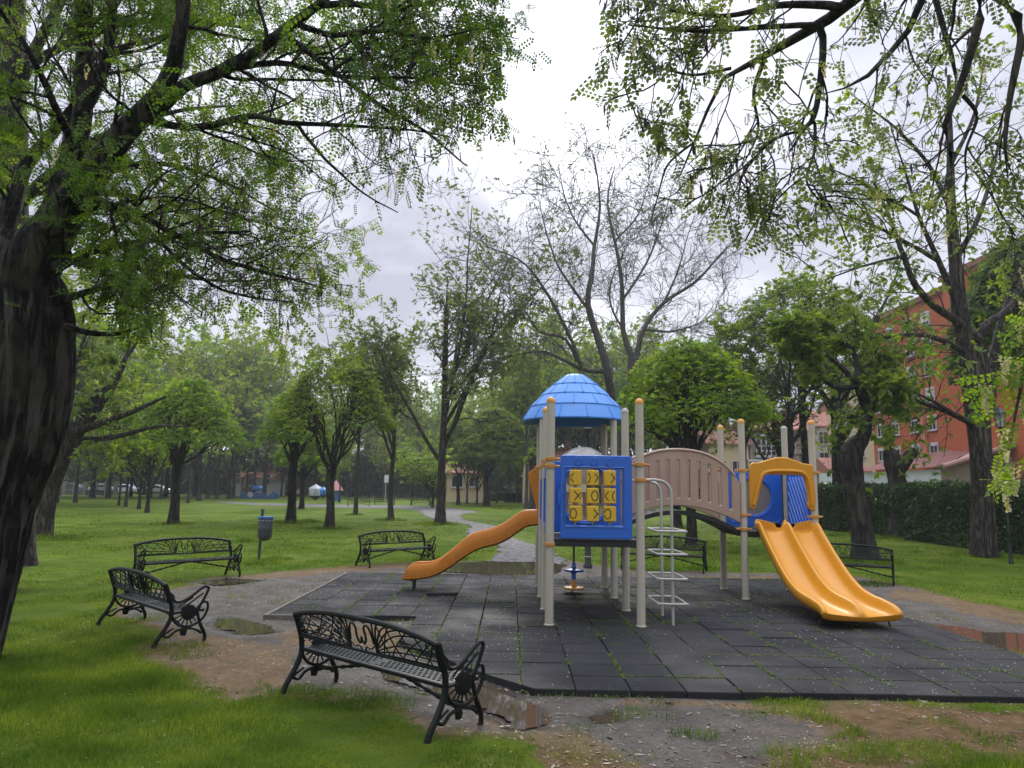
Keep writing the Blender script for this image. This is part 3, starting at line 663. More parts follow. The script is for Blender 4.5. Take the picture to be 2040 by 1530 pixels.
def build_play():
    X0, Y0, S, T = .545, 10.0, 1.225, 1.266
    X1 = X0+S; XR, XS = 4.01, 5.235; Yr = [Y0+T*k for k in range(4)]; YF, YB = Yr[2]+.1, Yr[3]+.1
    root = thing('play_structure', (X0+S/2, Yr[1], 0), 'multi-coloured play structure with blue cone roof, arched bridge and orange slides', 'play structure')
    O = root.location.copy()
    def P(name, m_, mt, par=None, label=None): return obj(name, m_, mt, par or root, label, world=O)
    PR = .058; HT = 2.99
    def post(x, y, cap='cap', top=HT, clamps=()):
        mb = MB(); mb.lathe([(PR, -.05), (PR, top)], (x, y, 0), 20); mb.lathe([(PR+.012, 0), (PR+.012, .012), (PR, .02)], (x, y, 0), 20)
        p = P('post', mb, M['post'])
        if cap:
            c = MB(); c.lathe([(PR+.004, -.012), (PR+.004, .02), (PR*.9, .04), (PR*.6, .06), (0.001, .068)], (x, y, top), 20); P('post_cap', c, M[cap], p)
        for z in clamps:
            c = MB(); zz, dirs = z
            c.lathe([(PR+.004, -.028), (PR+.014, -.024), (PR+.016, 0), (PR+.014, .024), (PR+.004, .028)], (x, y, zz), 20)
            for dx, dy in dirs:
                c.tube([(x, y, zz), (x+dx*(PR+.035), y+dy*(PR+.035), zz)], .022, 10); c.tube([(x+dx*(PR+.005), y+dy*(PR+.005), zz), (x+dx*(PR+.075), y+dy*(PR+.075), zz)], .015, 8)
            P('clamp', c, M['clamp'], p)
        return p
    R, Lf, B, Fr = (1, 0), (-1, 0), (0, 1), (0, -1)
    post(X0, Yr[0], clamps=((2.20, (R, B)), (2.10, (R, B)), (1.05, (B,))))
    post(X1, Yr[0], clamps=((2.14, (Lf, R)), (1.93, (R,))))
    post(X0, Yr[1], clamps=((2.16, (B, Fr)), (2.22, (B,))))
    post(X1, Yr[1], 'capgrey', clamps=((2.16, (Lf,)), (1.93, (R,))))
    post(X0, Yr[2], None, 3.03, clamps=((2.16, (B, Lf)),)); post(X1, Yr[2], None, 3.03, clamps=((2.2, (R,)),))
    post(X0, Yr[3], None, 3.03, clamps=((2.16, (Fr,)),)); post(X1, Yr[3], None, 3.03, clamps=((2.2, (R,)),))
    post(XR, YB, clamps=((2.2, (R,)),))
    post(XR, YF, clamps=((2.16, (Lf, R)), (1.40, (R, Lf)), (1.16, (Lf, R))))
    post(XS, YF, clamps=((2.14, (Lf, R)), (1.39, (Lf, R)))); post(XS, YB, 'capgrey', clamps=((2.16, (Lf,)),))
    # decks
    for (x, y) in ((X0+S/2, Yr[0]+T/2), (X0+S/2, Yr[1]+T/2), (X0+S/2, Yr[2]+T/2), ((XR+XS)/2, (YF+YB)/2)):
        d = MB(); d.box((x, y, 1.115), (S-.03, T-.03, .022), bev=.004)
        for s in (-1, 1): d.box((x, y+s*(T/2-.03), 1.065), (S-.10, .03, .08), bev=.004); d.box((x+s*(S/2-.03), y, 1.065), (.03, T-.10, .08), bev=.004)
        P('deck', d, M['deck'])
    # cone roof in four overlapping tiers
    cx, cy = X0+S/2, Yr[2]+T/2; zr = 3.0
    tiers = [(.955, 0, .80, .265), (.815, .25, .61, .475), (.625, .46, .40, .67), (.415, .655, .17, .86)]
    mb = MB(); n = 48
    prof = []
    for i, (r0, z0, r1, z1) in enumerate(tiers): prof += [(r0-.012, z0-.012), (r0, z0-.004), (r0+.002, z0+.018)] + [(r0+(r1-r0)*t, z0+.02+(z1-z0-.02)*(t**.93)) for t in (.33, .66, 1)]
    prof += [(.12, .872), (.001, .876)]
    inner = [(r-.03 if r > .04 else .001, z-.03) for r, z in prof if True][::-1]
    mb.lathe([(.001, .82), (.13, .82), (.90, .02), (.93, -.005)] + prof, (cx, cy, zr), n, cap=False)
    roof = P('roof', mb, M['bluelight'])
    rb = MB()
    for i, (r0, z0, r1, z1) in enumerate(tiers):
        for k in range(12):
            a = 2*pi*(k+(.5 if i % 2 else 0)+.28)/12
            pts = [(cx+(r0+(r1-r0)*t+.006)*cos(a), cy+(r0+(r1-r0)*t+.006)*sin(a), zr+z0+.014+(z1-z0-.02)*(t**.93)) for t in (0, .33, .66, 1)]
            rb.tube(pts, [.014, .012, .011, .009], 6)
    P('roof_ribs', rb, M['bluelight'], roof)
    # front panel with nine turning blocks
    px0, px1 = X0+.135, X1-.115; yf = Yr[0]-.03
    def rr(x0, x1, z0, z1, r, n=6):
        return arc(x1-r, z1-r, r, r, 0, 90, n)+arc(x0+r, z1-r, r, r, 90, 180, n)+arc(x0+r, z0+r, r, r, 180, 270, n)+arc(x1-r, z0+r, r, r, 270, 360, n)
    ox0, ox1, oz0, oz1 = X0+.215, X1-.245, 1.315, 2.075
    pan = P('game_panel', plate([rr(px0, px1, 1.135, 2.255, .035), rr(ox0, ox1, oz0, oz1, .015)], .05, .012, MXZ(yf)), M['blue'], label='blue panel holding nine yellow turning blocks')
    fr = MB(); fr.tube([(ox0-.02, yf-.028, oz0-.02), (ox1+.02, yf-.028, oz0-.02), (ox1+.02, yf-.028, oz1+.02), (ox0-.02, yf-.028, oz1+.02)], .010, 6, closed=True)
    P('raised_rim', fr, M['blue'], pan)
    for k in range(3):
        b = MB(); b.lathe([(.06, 0), (.058, .012), (.048, .016), (.044, .008), (.001, .008)], (ox0+.14+k*.215+.02, yf-.022, 2.165), 24, M=Matrix.Rotation(pi/2, 3, 'X')); P('raised_disc', b, M['blue'], pan)
    sc = MB(); rnd = random.Random(2)
    q = [(px0+.05+.024*rnd.uniform(-1, 1), yf-.0265, 1.86-k*.0115+.03*rnd.uniform(-1, 1)) for k in range(44)]; sc.tube(cr(q, 4), .0026, 5)
    P('scribble', sc, M['scribble'], pan)
    bw, bh, bd = .163, .205, .13; bx = [ox0+.125, ox0+.125+.2325, ox0+.125+.465]; bz = [1.95, 1.71, 1.47]
    glyph = [[(('X', -.47),), (('O', -.48), ('X', .45)), (('X', .38),)], [(('X', .2),), (('O', .16),), (('X', -.42), ('O', .46))], [(('O', -.19),), (('X', .38),), (('O', -.2),)]]
    for r in range(3):
        for c in range(3):
            x, z = bx[c], bz[r]; b = MB(); b.box((x, yf+.01, z), (bw, bd, bh), bev=.01)
            b.lathe([(.02, -.125), (.02, .125)], (x, yf+.01, z), 10)
            o = P('turning_block', b, M['yellow'], pan)
            g = MB(); yy = yf+.01-bd/2-.0015
            for ch, ox in glyph[r][c]:
                if ch == 'O': lines = [[(ox*bw+.042*cos(a), .066*sin(a)) for a in np.linspace(0, 2*pi, 25)]]
                else: lines = [[(ox*bw+(-.05+.1*t)*1.0, (-.062+.124*t)*s) for t in np.linspace(0, 1, 13)] for s in (1, -1)]
                for ln in lines:
                    run = []
                    for (u, v) in ln+[(9, 9)]:
                        if abs(u) < bw/2-.008: run.append((x+u, yy, z+v))
                        else:
                            if len(run) > 1: g.tube(run, .002, 6, flat=3.8)
                            run = []
                if g.v: P('cross_mark' if ch == 'X' else 'ring_mark', g, M['ink'], pan)
                g = MB()
    rods = MB()
    for x in bx: rods.tube([(x, yf+.01, oz0-.02), (x, yf+.01, oz1+.02)], .011, 8)
    P('axle', rods, M['capgrey'], pan)
    # second bay: blue panel with round opening and smoky bubble
    ym = Yr[1]-.02; cz = 1.72
    bp = P('bubble_panel', plate([rr(X0+.08, X1-.08, 1.14, 2.22, .05), arc(cx, cz, .40, .40, 0, 359, 44)], .045, .012, MXZ(ym)), M['blue'], label='blue panel with a round opening behind the game panel')
    rg = MB(); rg.tube([(cx+.44*cos(a), ym-.025, cz+.44*sin(a)) for a in np.linspace(0, 2*pi, 48, endpoint=False)], .014, 8, closed=True); P('raised_rim', rg, M['blue'], bp)
    bb = MB(); cyb, czb, rb_ = ym+.42, 2.03, .44
    bb.lathe([(rb_*cos(t), rb_*sin(t)) for t in np.linspace(-.35, pi/2-.001, 14)], (cx, cyb, czb), 36, cap=False)
    P('bubble_window', bb, M['poly'], bp)
    tb = MB(); tb.lathe([(.40, 0), (.40, .12), (.37, .12), (.37, .42)], (cx, ym, cz), 36, M=Matrix.Rotation(-pi/2, 3, 'X'), cap=False); P('tunnel_ring', tb, M['poly'], bp)
    # side panels on the left
    for y0 in (Yr[0], Yr[1]):
        s = P('side_panel', plate([rr(y0+.09, y0+T-.09, 1.14, 2.1, .06)], .05, .014, MYZ(X0)), M['blue'])
        g = MB(); g.tube([(X0-.03, y0+.2, 1.3), (X0-.03, y0+.2, 1.95), (X0-.03, y0+T-.2, 1.95), (X0-.03, y0+T-.2, 1.3)], .012, 6, closed=True); P('raised_rim', g, M['blue'], s)
    s = P('side_panel', plate([cr([(Yr[0]+.07, 2.2), (Yr[0]+.05, 2.42), (Yr[0]+.11, 2.42), (Yr[0]+.25, 2.2)], 5, True)], .03, .008, MYZ(X0-.02)), M['blue'])
    # rear bay panel with grey lattice
    s = P('rear_panel', plate([rr(X0+.08, X1-.08, 1.14, 1.75, .05)]+[rr(X0+.17+k*.19, X0+.25+k*.19, 1.24, 1.66, .035) for k in range(5)], .04, .01, MXZ(Yr[3])), M['tan'])
    # arched bridge
    bx0, bx1 = X1+.03, XR-.03; xm = (bx0+bx1)/2; hw = (bx1-bx0)/2
    def arch(x, z0, h): return z0+h*(1-((x-xm)/hw)**2)
    br_pts = np.linspace(bx0-.02, bx1+.02, 25)
    dk = MB(); V = []; 
    for x in br_pts:
        z = arch(x, 1.12, .34)
        V += [(x, YF+.04, z-.075), (x, YF+.04, z), (x, YB-.04, z), (x, YB-.04, z-.075)]
    Fc = []
    for i in range(24):
        for k in range(4): Fc.append((i*4+k, i*4+(k+1) % 4, i*4+4+(k+1) % 4, i*4+4+k))
    dk.add(V, Fc+[(3, 2, 1, 0), (96, 97, 98, 99)])
    bridge = P('bridge', dk, M['deck'], label='black curved walkway joining the two towers')
    for y in (YF-.015, YB+.015):
        out = [(x, arch(x, 1.24, .30)) for x in np.linspace(bx0+.03, bx1-.03, 21)]
        topx = np.linspace(bx1-.03, bx0+.03, 25)
        tz = [1.80+.72*(1-abs((x-xm)/hw)**2.3)**.62 if abs((x-xm)/hw) < 1 else 1.8 for x in topx]
        tz = [min(z, arch(x, 2.20, .32)) for x, z in zip(topx, tz)]
        out += list(zip(topx, tz))
        holes = []
        for k in range(-5, 6):
            x = xm+k*.178; holes.append(rr(x-.026, x+.026, arch(x, 1.40, .27), arch(x, 2.06, .30)-.03, .0255, 5)[::-1])
        r = P('bridge_railing', plate([out]+holes, .055, .015, MXZ(y)), M['tan'], bridge)
        rim = MB(); s_ = -1 if y < YB else 1
        rim.tube([(x, y+s_*.02, z-.02) for x, z in list(zip(topx, tz))[1:-1]], .026, 8); P('railing_rim', rim, M['tan'], bridge)
    # left wavy slide: traced side outline at its own distance
    ys0 = Yr[2]+.42; wS = .50
    def tr(px, py): a = A(px, py, ys0); return (a[0], a[2])
    top = cr([tr(*p) for p in ((1073,1016.6),(1045,1017.5),(1030,1025),(1015,1036),(993.6,1048.7),(968,1057),(944,1063),(927,1072.5),(907,1089),(880,1111),(867,1118),(851,1123),(824,1124),(810,1132),(802,1150))], 4)
    bot = cr([tr(*p) for p in ((1073,1047),(1050,1050.5),(1030,1063),(1015,1074),(990,1086),(953,1096),(926,1111),(898,1131),(880,1142),(862,1150),(843,1154.5),(825,1156.5),(814,1157),(806,1157),(800,1156))], 4)
    V = []; K = len(top)
    sec = []
    for i in range(K):
        t = np.array(top[i]); b = np.array(bot[i]); h = t-b; L_ = np.hypot(*h)
        up = h/max(L_, .01)
        def q(f, y): c = b+h*f; return (c[0], y, c[1])
        y0, y1 = ys0, ys0+wS
        ring = [q(0, y0+.05), q(.12, y0), q(.5, y0-.005), q(.93, y0), q(1, y0+.018), q(.97, y0+.045), q(.55, y0+.06), q(.22, y0+.10), q(.14, y0+wS/2), q(.22, y1-.10), q(.55, y1-.06), q(.97, y1-.045), q(1, y1-.018), q(.93, y1), q(.5, y1+.005), q(.12, y1), q(0, y1-.05), q(-.02, y0+wS/2)]
        V += ring
    n = 18; Fc = [(i*n+k, (i+1)*n+k, (i+1)*n+(k+1) % n, i*n+(k+1) % n) for i in range(K-1) for k in range(n)]
    mb = MB(); mb.add(V, Fc+[tuple(range(n)), tuple((K-1)*n+k for k in range(n))[::-1]])
    ws = P('wave_slide', mb.mesh('s', 50), M['orange2'], label='small wavy orange slide running to the left')
    g = MB(); mid = [(b[0]+(t[0]-b[0])*.34, ys0-.003, b[1]+(t[1]-b[1])*.34) for t, b in zip(top[2:-6], bot[2:-6])]; g.tube(mid, .005, 6); P('moulded_line', g, M['orange2'], ws)
    e = tr(824, 1156); lg = MB()
    for yy in (ys0+.12, ys0+wS-.12): lg.tube([(e[0]-.02, yy, e[1]+.02), (e[0]-.02, yy, -.02)], .016, 8)
    lg.box((e[0]-.02, ys0+wS/2, e[1]-.01), (.12, wS-.16, .02)); P('foot_bracket', lg, M['deck'], ws)
    hood = []
    pr = [tr(*p) for p in ((1073,931),(1064,934),(1056,940),(1054,947),(1057,962),(1062,982),(1068,1004),(1073,1018))]; pr = cr(pr, 4)
    prof = [(X0-.02, pr[0][1])]+[tuple(p) for p in pr]+[(X0-.02, pr[-1][1])]
    ms = [plate([prof], .035, .012, MXZ(y)) for y in (ys0-.04, ys0+wS+.04)]
    ms.append(plate([rr(ys0-.04, ys0+wS+.04, 2.02, 2.22, .06)], .03, .01, MYZ(X0-.06)))
    P('slide_hood', join(ms), M['orange2'], ws)
    # double slide towards the viewer
    n = 34; yt, ye = YF+.02, 10.12
    prof = cr([(yt, 1.13), (yt-.12, 1.11), (yt-.26, 1.0), (yt-.7, .70), (yt-1.15, .43), (yt-1.55, .265), (yt-1.9, .20), (yt-2.2, .18), (ye-.0, .165), (ye-.1, .135)], 5); K = len(prof)
    sx0, sx1 = XR+.20, XS-.01
    V = []
    wl = None
    for i, (y, z) in enumerate(prof):
        t = i/(K-1); a = min(1, t*6); h = .20*(1-.15*t) if t < .8 else .17*(1-.55*((t-.8)/.2)**1.5)
        if t < .07: h = .13+.1*(1-t/.07)
        hc = h*(1.0 if t < .86 else max(.35, 1-.65*((t-.86)/.14)))
        # normal of the run
        j = min(i+1, K-1); k = max(i-1, 0); d = np.array([prof[j][0]-prof[k][0], prof[j][1]-prof[k][1]]); d /= np.hypot(*d); nx, nz = d[1], -d[0]
        if nz < 0: nx, nz = -nx, -nz
        fl = .03*max(0, (t-.72)/.28)      # exit flares out
        x0, x1 = sx0-fl*.3, sx1+fl; xc = (x0+x1)/2; w = (x1-x0)/2
        def q(x, u): return (x, y+nx*u, z+nz*u)
        ring = [q(x0-.005, -.04), q(x0-.02, h*.5), q(x0-.018, h*.9), q(x0+.01, h+.005), q(x0+.045, h*.93), q(x0+.075, h*.55), q(x0+.11, .10*h), q(x0+.2, 0), q(xc-.20, 0), q(xc-.10, .12*hc), q(xc-.055, .55*hc), q(xc-.025, .95*hc), q(xc, hc), q(xc+.025, .95*hc), q(xc+.055, .55*hc), q(xc+.10, .12*hc), q(xc+.20, 0), q(x1-.2, 0), q(x1-.11, .10*h), q(x1-.075, .55*h), q(x1-.045, .93*h), q(x1-.01, h+.005), q(x1+.018, h*.9), q(x1+.02, h*.5), q(x1+.005, -.04), q(xc, -.045)]
        V += ring
    n = 26; mb = MB(); mb.add(V, [(i*n+k, i*n+(k+1) % n, (i+1)*n+(k+1) % n, (i+1)*n+k) for i in range(K-1) for k in range(n)]+[tuple(range(n))[::-1], tuple((K-1)*n+k for k in range(n))])
    ds = P('double_slide', mb.mesh('s', 0), M['orange'], label='wide orange double slide at the right end')
    ds.data.polygons.foreach_set('use_smooth', [True]*len(ds.data.polygons)); sm = ds.modifiers.new('round', 'SUBSURF'); sm.levels = 1; sm.render_levels = 1
    lg = MB()
    for xx in (sx0+.32, sx1-.24):
        lg.tube(cr([(xx-.26, 10.32, -.02), (xx-.24, 10.32, .07), (xx-.15, 10.32, .12), (xx+.15, 10.32, .12), (xx+.24, 10.32, .07), (xx+.26, 10.32, -.02)], 4), .014, 8)
    P('foot_bracket', lg, M['deck'], ds)
    # orange arch over the double slide
    ya = YF-.03
    def ta(px, py): a = A(px, py, ya); return (a[0], a[2])
    outl = cr([ta(*p) for p in ((1494,925),(1512,921),(1530,915),(1548,911),(1562,911),(1578,915),(1596,922),(1612,925),(1619,928),(1620,950),(1624,980),(1624,1008),(1622,1017),(1612,1015),(1607,1004),(1609,1002),(1606,975),(1601,952),(1594,947),(1560,946),(1527,946),(1521,952),(1514,975),(1508,1000),(1503,1014),(1496,1014),(1493,1005),(1492,960))], 3, True)
    ar = P('slide_arch', plate([outl], .07, .022, MXZ(ya)), M['orange'], label='orange arch with a humped top over the double slide')
    g = MB(); g.tube(cr([(*ta(px, py)[:1], ya-.05, ta(px, py)[1]) for px, py in ((1500,1006),(1507,975),(1515,950),(1524,941),(1545,938),(1585,939),(1600,944),(1608,956),(1613,980),(1616,1006))], 4), .030, 10); P('raised_rim', g, M['orange'], ar)
    # right deck: window panel at the rear and ribbed panel at the side
    cxr = (XR+XS)/2-.02
    wp = P('window_panel', plate([rr(XR+.07, XS-.09, 1.14, 2.17, .05), arc(cxr, 1.70, .33, .33, 0, 359, 40)], .045, .012, MXZ(YB)), M['blue'], label='blue panel with a round grey window behind the bridge')
    w = MB(); w.lathe([(.335, 0), (.30, -.02), (.001, -.025)], (cxr, YB, 1.70), 36, M=Matrix.Rotation(pi/2, 3, 'X')); P('round_window', w, M['polydark'], wp)
    rg = MB(); rg.tube([(cxr+.37*cos(a), YB-.024, 1.70+.37*sin(a)) for a in np.linspace(0, 2*pi, 48, endpoint=False)], .013, 8, closed=True)
    for s in (-1, 1): rg.tube(cr([(cxr+s*.5, YB-.024, 1.3), (cxr+s*.42, YB-.024, 1.24), (cxr+s*.2, YB-.024, 1.22)], 4), .011, 6)
    P('raised_rim', rg, M['blue'], wp)
    sp = P('ribbed_panel', plate([rr(YF+.09, YB-.08, 1.14, 2.15, .05)], .045, .012, MYZ(XS)), M['blue'], label='blue panel with slanted ribs beside the double slide')
    rb = MB(); 
    for k in range(-3, 7):
        a0 = np.array([YF+.25+k*.14, 1.22]); a1 = a0+np.array([.62, .85]);
        def cl(p0, p1):
            t = np.linspace(0, 1, 30); q = p0+(p1-p0)*t[:, None]; q = q[(q[:, 0] > YF+.17) & (q[:, 0] < YB-.16) & (q[:, 1] < 2.08)]; return q
        q = cl(a0, a1)
        if len(q) > 2: rb.tube([(XS-.024, *q[0]), (XS-.024, *q[-1])], .024, 8)
    P('rib', rb, M['blue'], sp)
    # looped ladder on the right side of the front bay
    ld = MB(); xl, y1, y2 = 2.235, Yr[0]+.18, Yr[0]+.88
    for y, yp in ((y1, Yr[0]), (y2, Yr[1])):
        ld.tube(cr([(X1+.05, yp, 1.93), (X1+.22, (yp+y)/2, 1.94), (xl-.10, y, 1.91), (xl-.02, y, 1.83), (xl, y, 1.70), (xl, y, 1.2), (xl, y, .6), (xl, y, -.02)], 5), .021, 10)
    lad = P('ladder', ld, M['steel'], label='bent pole ladder with loop rungs')
    for z in (.27, .60, .93, 1.24):
        g = MB(); xa, xb = xl-.20, xl+.19
        g.tube(cr([(xa+.03, y1-.02, z), (xb-.03, y1-.02, z), (xb, y1+.05, z), (xb, y2-.05, z), (xb-.05, y2, z), (xa+.05, y2, z), (xa, y2-.05, z), (xa, y1+.05, z)], 4, True), .0165, 8, closed=True)
        P('rung', g, M['steel'], lad)
    # climbing rail inside, grey
    rl = MB(); rl.tube(cr([(X1-.35, Yr[2]-.05, 1.14), (X1-.35, Yr[2]-.05, 1.75), (X1-.42, Yr[2]-.05, 1.98), (X1-.6, Yr[2]-.05, 2.06)], 5), .018, 8); P('grab_rail', rl, M['steel'])
    # hanging spinner
    sx, sy = X0+S/2-.02, Yr[2]+T/2-.1
    g = MB(); g.tube([(sx, sy, 1.05), (sx, sy, .45)], .018, 10); st = P('hanging_pole', g, M['deck'])
    g = MB(); g.lathe([(.035, .52), (.035, .45), (.05, .42), (.17, .40), (.18, .385), (.17, .365), (.06, .35), (.038, .32), (.038, .23)], (sx, sy, 0), 24); P('upper_disc', g, M['blue'], st)
    g = MB(); g.lathe([(.038, .23), (.045, .14), (.07, .115), (.175, .10), (.185, .08), (.175, .06), (.05, .05)], (sx, sy, 0), 24); P('lower_disc', g, M['cap'], st)
build_play()

# ------------------------------------------------------------------ cast iron benches
M['iron'] = mat('bench_iron', (.003, .0045, .0042), .5, spec=.2, noise=(12, .6, (.009, .011, .008)), bump=(60, .12))
M['iron_wet'] = mat('bench_seat_metal', (.028, .030, .033), .27, noise=(9, .6, (.018, .02, .022)))
def make_bench():
    root = thing('park_bench', (0, 0, GZ), '', 'bench', 0, 'cast iron benches around the play mat')
    Lh = .94
    def side(x, s):
        mb = MB()
        def st(pts, r, n=8, k=5, flat=1.0): mb.tube([(x, p[0], p[1]) for p in cr(pts, k)], r, n, flat=flat)
        st([(-.33, 0), (-.30, .07), (-.22, .19), (-.165, .30), (-.155, .38), (-.175, .50), (-.222, .63), (-.250, .695)], [.027]*3+[.025]*33, 8)
        st([(-.235, .69), (-.20, .60), (-.13, .50), (-.05, .485), (.05, .53), (.15, .60), (.215, .635), (.255, .62), (.25, .58), (.215, .50), (.17, .42), (.15, .36)], .016)
        st([(-.05, .40), (.05, .46), (.14, .52), (.20, .56)], .010); st([(-.08, .42), (-.03, .46), (.08, .52)], .008)
        st([(.14, .40), (.20, .455), (.25, .45), (.265, .39), (.24, .31), (.19, .25), (.12, .21), (.04, .195), (-.05, .215), (-.11, .26), (-.15, .33)], .015)
        st([(.13, .40), (.155, .30), (.19, .20), (.245, .09), (.25, .03), (.235, 0)], [.018]*10+[.021]*16)
        st([(-.24, .13), (-.17, .10), (-.10, .155), (0, .175), (.10, .165), (.17, .13), (.205, .10)], .014)
        st([(-.27, .10), (-.20, .15), (-.12, .19)], .010)
        for k in range(7):
            a = radians(200+k*23); mb.tube([(x, .03+.085*cos(a), .355+.085*sin(a)), (x, .03+.145*cos(a), .35+.14*sin(a))], .008, 6)
        mb.lathe([(.001, -.016), (.07, -.016), (.088, -.010), (.088, .010), (.07, .016), (.001, .016)], (x, .04, .355), 24, M=Matrix.Rotation(pi/2, 3, 'Y'))
        mb.tube([(x, -.02, .17), (x, .0, .125), (x, .02, .10)], [.03, .045, .012], 10, flat=.4)
        st([(-.165, .36), (-.05, .365), (.12, .37), (.2, .365)], .016)
        for k in range(4):
            z = .46+k*.055; yb = -.165-(z-.42)*.28; mb.tube([(x, yb, z), (x, yb+.05-.006*k, z-.03)], .007, 6)
        st([(-.19, .60), (-.14, .55), (-.15, .49), (-.165, .45)], .008)
        o = obj('side_frame', mb, M['iron'], root); return o
    side(-Lh, -1); side(Lh, 1)
    # back panel, leaning; v runs from .44 to the arched top
    def bk(x, v):
        zt = .765-.085*abs(x/Lh)**2.6; z = .485+(zt-.485)*v; return (x, -.168-(z-.44)*.33, z)
    mb = MB(); xs = np.linspace(-Lh, Lh, 33)
    mb.tube([bk(x, 1) for x in xs], .027, 8, flat=.85); mb.tube([bk(x, 0) for x in xs], .018, 8, flat=.8)
    for s in (-1, 1): mb.tube([bk(s*Lh*.985, v) for v in np.linspace(0, 1, 6)], .022, 8)
    obj('back_rail', mb, M['iron'], root)
    mb = MB()
    def w(pts, r=.0095, k=4): mb.tube([bk(u, v) for u, v in cr(pts, k)], r, 6, flat=.8)
    for s in (-1, 1):
        for a in range(7):                       # ribs fanning from the centre foot
            e = [(.90, .10), (.90, .32), (.88, .60), (.74, .93), (.56, .98), (.40, .98), (.27, .98)][a]
            w([(s*.17, .04+.03*a), (s*(.17+(e[0]-.17)*.45), .04+.03*a+(e[1]-.04)*(.62)), (s*e[0], e[1])])
        for a, (x0, x1, x2) in enumerate(((.26, .30, .40), (.36, .45, .60), (.48, .60, .78), (.62, .74, .88), (.76, .84, .92))):
            w([(s*x0, .03), (s*x1, .45), (s*(x2-.05), .80), (s*x2, .97)], .0075)
        for a, (x0, x1, x2) in enumerate(((.34, .27, .22), (.50, .40, .34), (.68, .57, .50), (.85, .76, .66))):
            w([(s*x0, .03), (s*x1, .5), (s*x2, .97)], .0065)
        w([(s*.91, .62), (s*.86, .88), (s*.80, .82), (s*.82, .66), (s*.90, .58)], .007)
        w([(s*.17, .02), (s*.165, .5), (s*.175, .98)], .009)
        w([(s*.155, .30), (s*.13, .72), (s*.09, .82), (s*.055, .70), (s*.06, .45), (s*.035, .25), (s*.01, .30), (0, .45)], .011, 5)
        w([(s*.03, .98), (s*.06, .88), (s*.10, .93), (s*.15, .97)], .008); w([(s*.02, .03), (s*.05, .16), (s*.10, .12), (s*.15, .22)], .008)
    obj('back_panel', mb, M['iron'], root)
    # perforated seat in two halves
    for s in (-1, 1):
        x0, x1 = (s*.005, s*.925); lo, hi = min(x0, x1), max(x0, x1); y0, y1 = -.15, .215
        holes = []; cw = .0575; nx = int((hi-lo-.04)/cw); ry = .0445; ny = 8
        ofs = (hi-lo-nx*cw)/2
        for j in range(ny):
            for i in range(nx - (j % 2)):
                cx_ = lo+ofs+(i+.5+(.5 if j % 2 else 0))*cw; cy_ = y0+.03+(j+.5)*(y1-y0-.06)/ny
                holes.append([(cx_+.0235*cos(a), cy_+.0165*sin(a)) for a in np.linspace(0, -2*pi, 8, endpoint=False)])
        me = plate([[(lo, y0), (hi, y0), (hi, y1), (lo, y1)]]+holes, .012, 0, Matrix.Translation((0, 0, .372)))
        obj('seat', me, M['iron_wet'], root)
    fr = MB()
    fr.box((0, .222, .362), (1.86, .02, .034), bev=.006); fr.box((0, -.157, .362), (1.86, .016, .03), bev=.005); fr.box((0, .03, .355), (.03, .36, .02), bev=.004)
    obj('seat_frame', fr, M['iron'], root)
    for s in (-1, 1):
        t = MB(); q = [(s*(.93-.90*k/26), .03, .155+.19*k/26) for k in range(27)]
        t.tube(q, [.0145+.0045*sin(k*1.9) for k in range(27)], 8); obj('stretcher', t, M['iron'], root)
    return root
def place_bench():
    b = make_bench()
    def mid(c, face, ln): return c
    spec = [  # centre x, y, facing angle of local +y, label
        (-1.20+.12, 6.33+.14, -.705, 'dark iron bench nearest the camera, seen from behind beside the sky-reflecting puddle'),
        (-4.45, 9.42, -.765, 'iron bench seen from behind on the left, its honeycomb seat showing, overlapping another bench'),
        (-6.22, 14.45, pi+.85, 'iron bench on the lawn edge just left of the litter bin, seen from the front'),
        (-2.68, 17.80, pi+.78, 'iron bench standing between the litter bin and the small wavy slide'),
        (3.62, 17.42, pi-.38, 'iron bench behind the pole ladder, in front of a tree trunk'),
        (7.10, 15.80, pi-.48, 'iron bench half hidden behind the wide double slide')]
    for i, (x, y, a, lab) in enumerate(spec):
        if i == 0: b.location = (x, y, GZ); b.rotation_euler = (0, 0, a); b['label'] = lab
        else: dup(b, (x, y, GZ), a, lab, 'cast iron benches around the play mat')
    far = [(766, 1003, .25, 'far iron bench beside a slim trunk, left of the round signpost'), (800, 994, .1, 'far iron bench just behind another, left of the signpost'), (838, 1005, pi*.15, 'far bench behind the tall sparse tree, right of the signpost'), (868, 998, .0, 'far bench half hidden by the trunk of the tall sparse tree'),
           (188, 985, .2, 'far dark bench under the trees by the left fence'), (310, 990, .1, 'far bench under the trees left of the round-crowned tree'), (714, 1006, .2, 'far iron bench standing on the path between two slim trunks')]
    for px, py, a, lab in far:
        c = gp(px, py+3); dup(b, c, pi+a, lab, 'distant benches beyond the lawn')
place_bench()
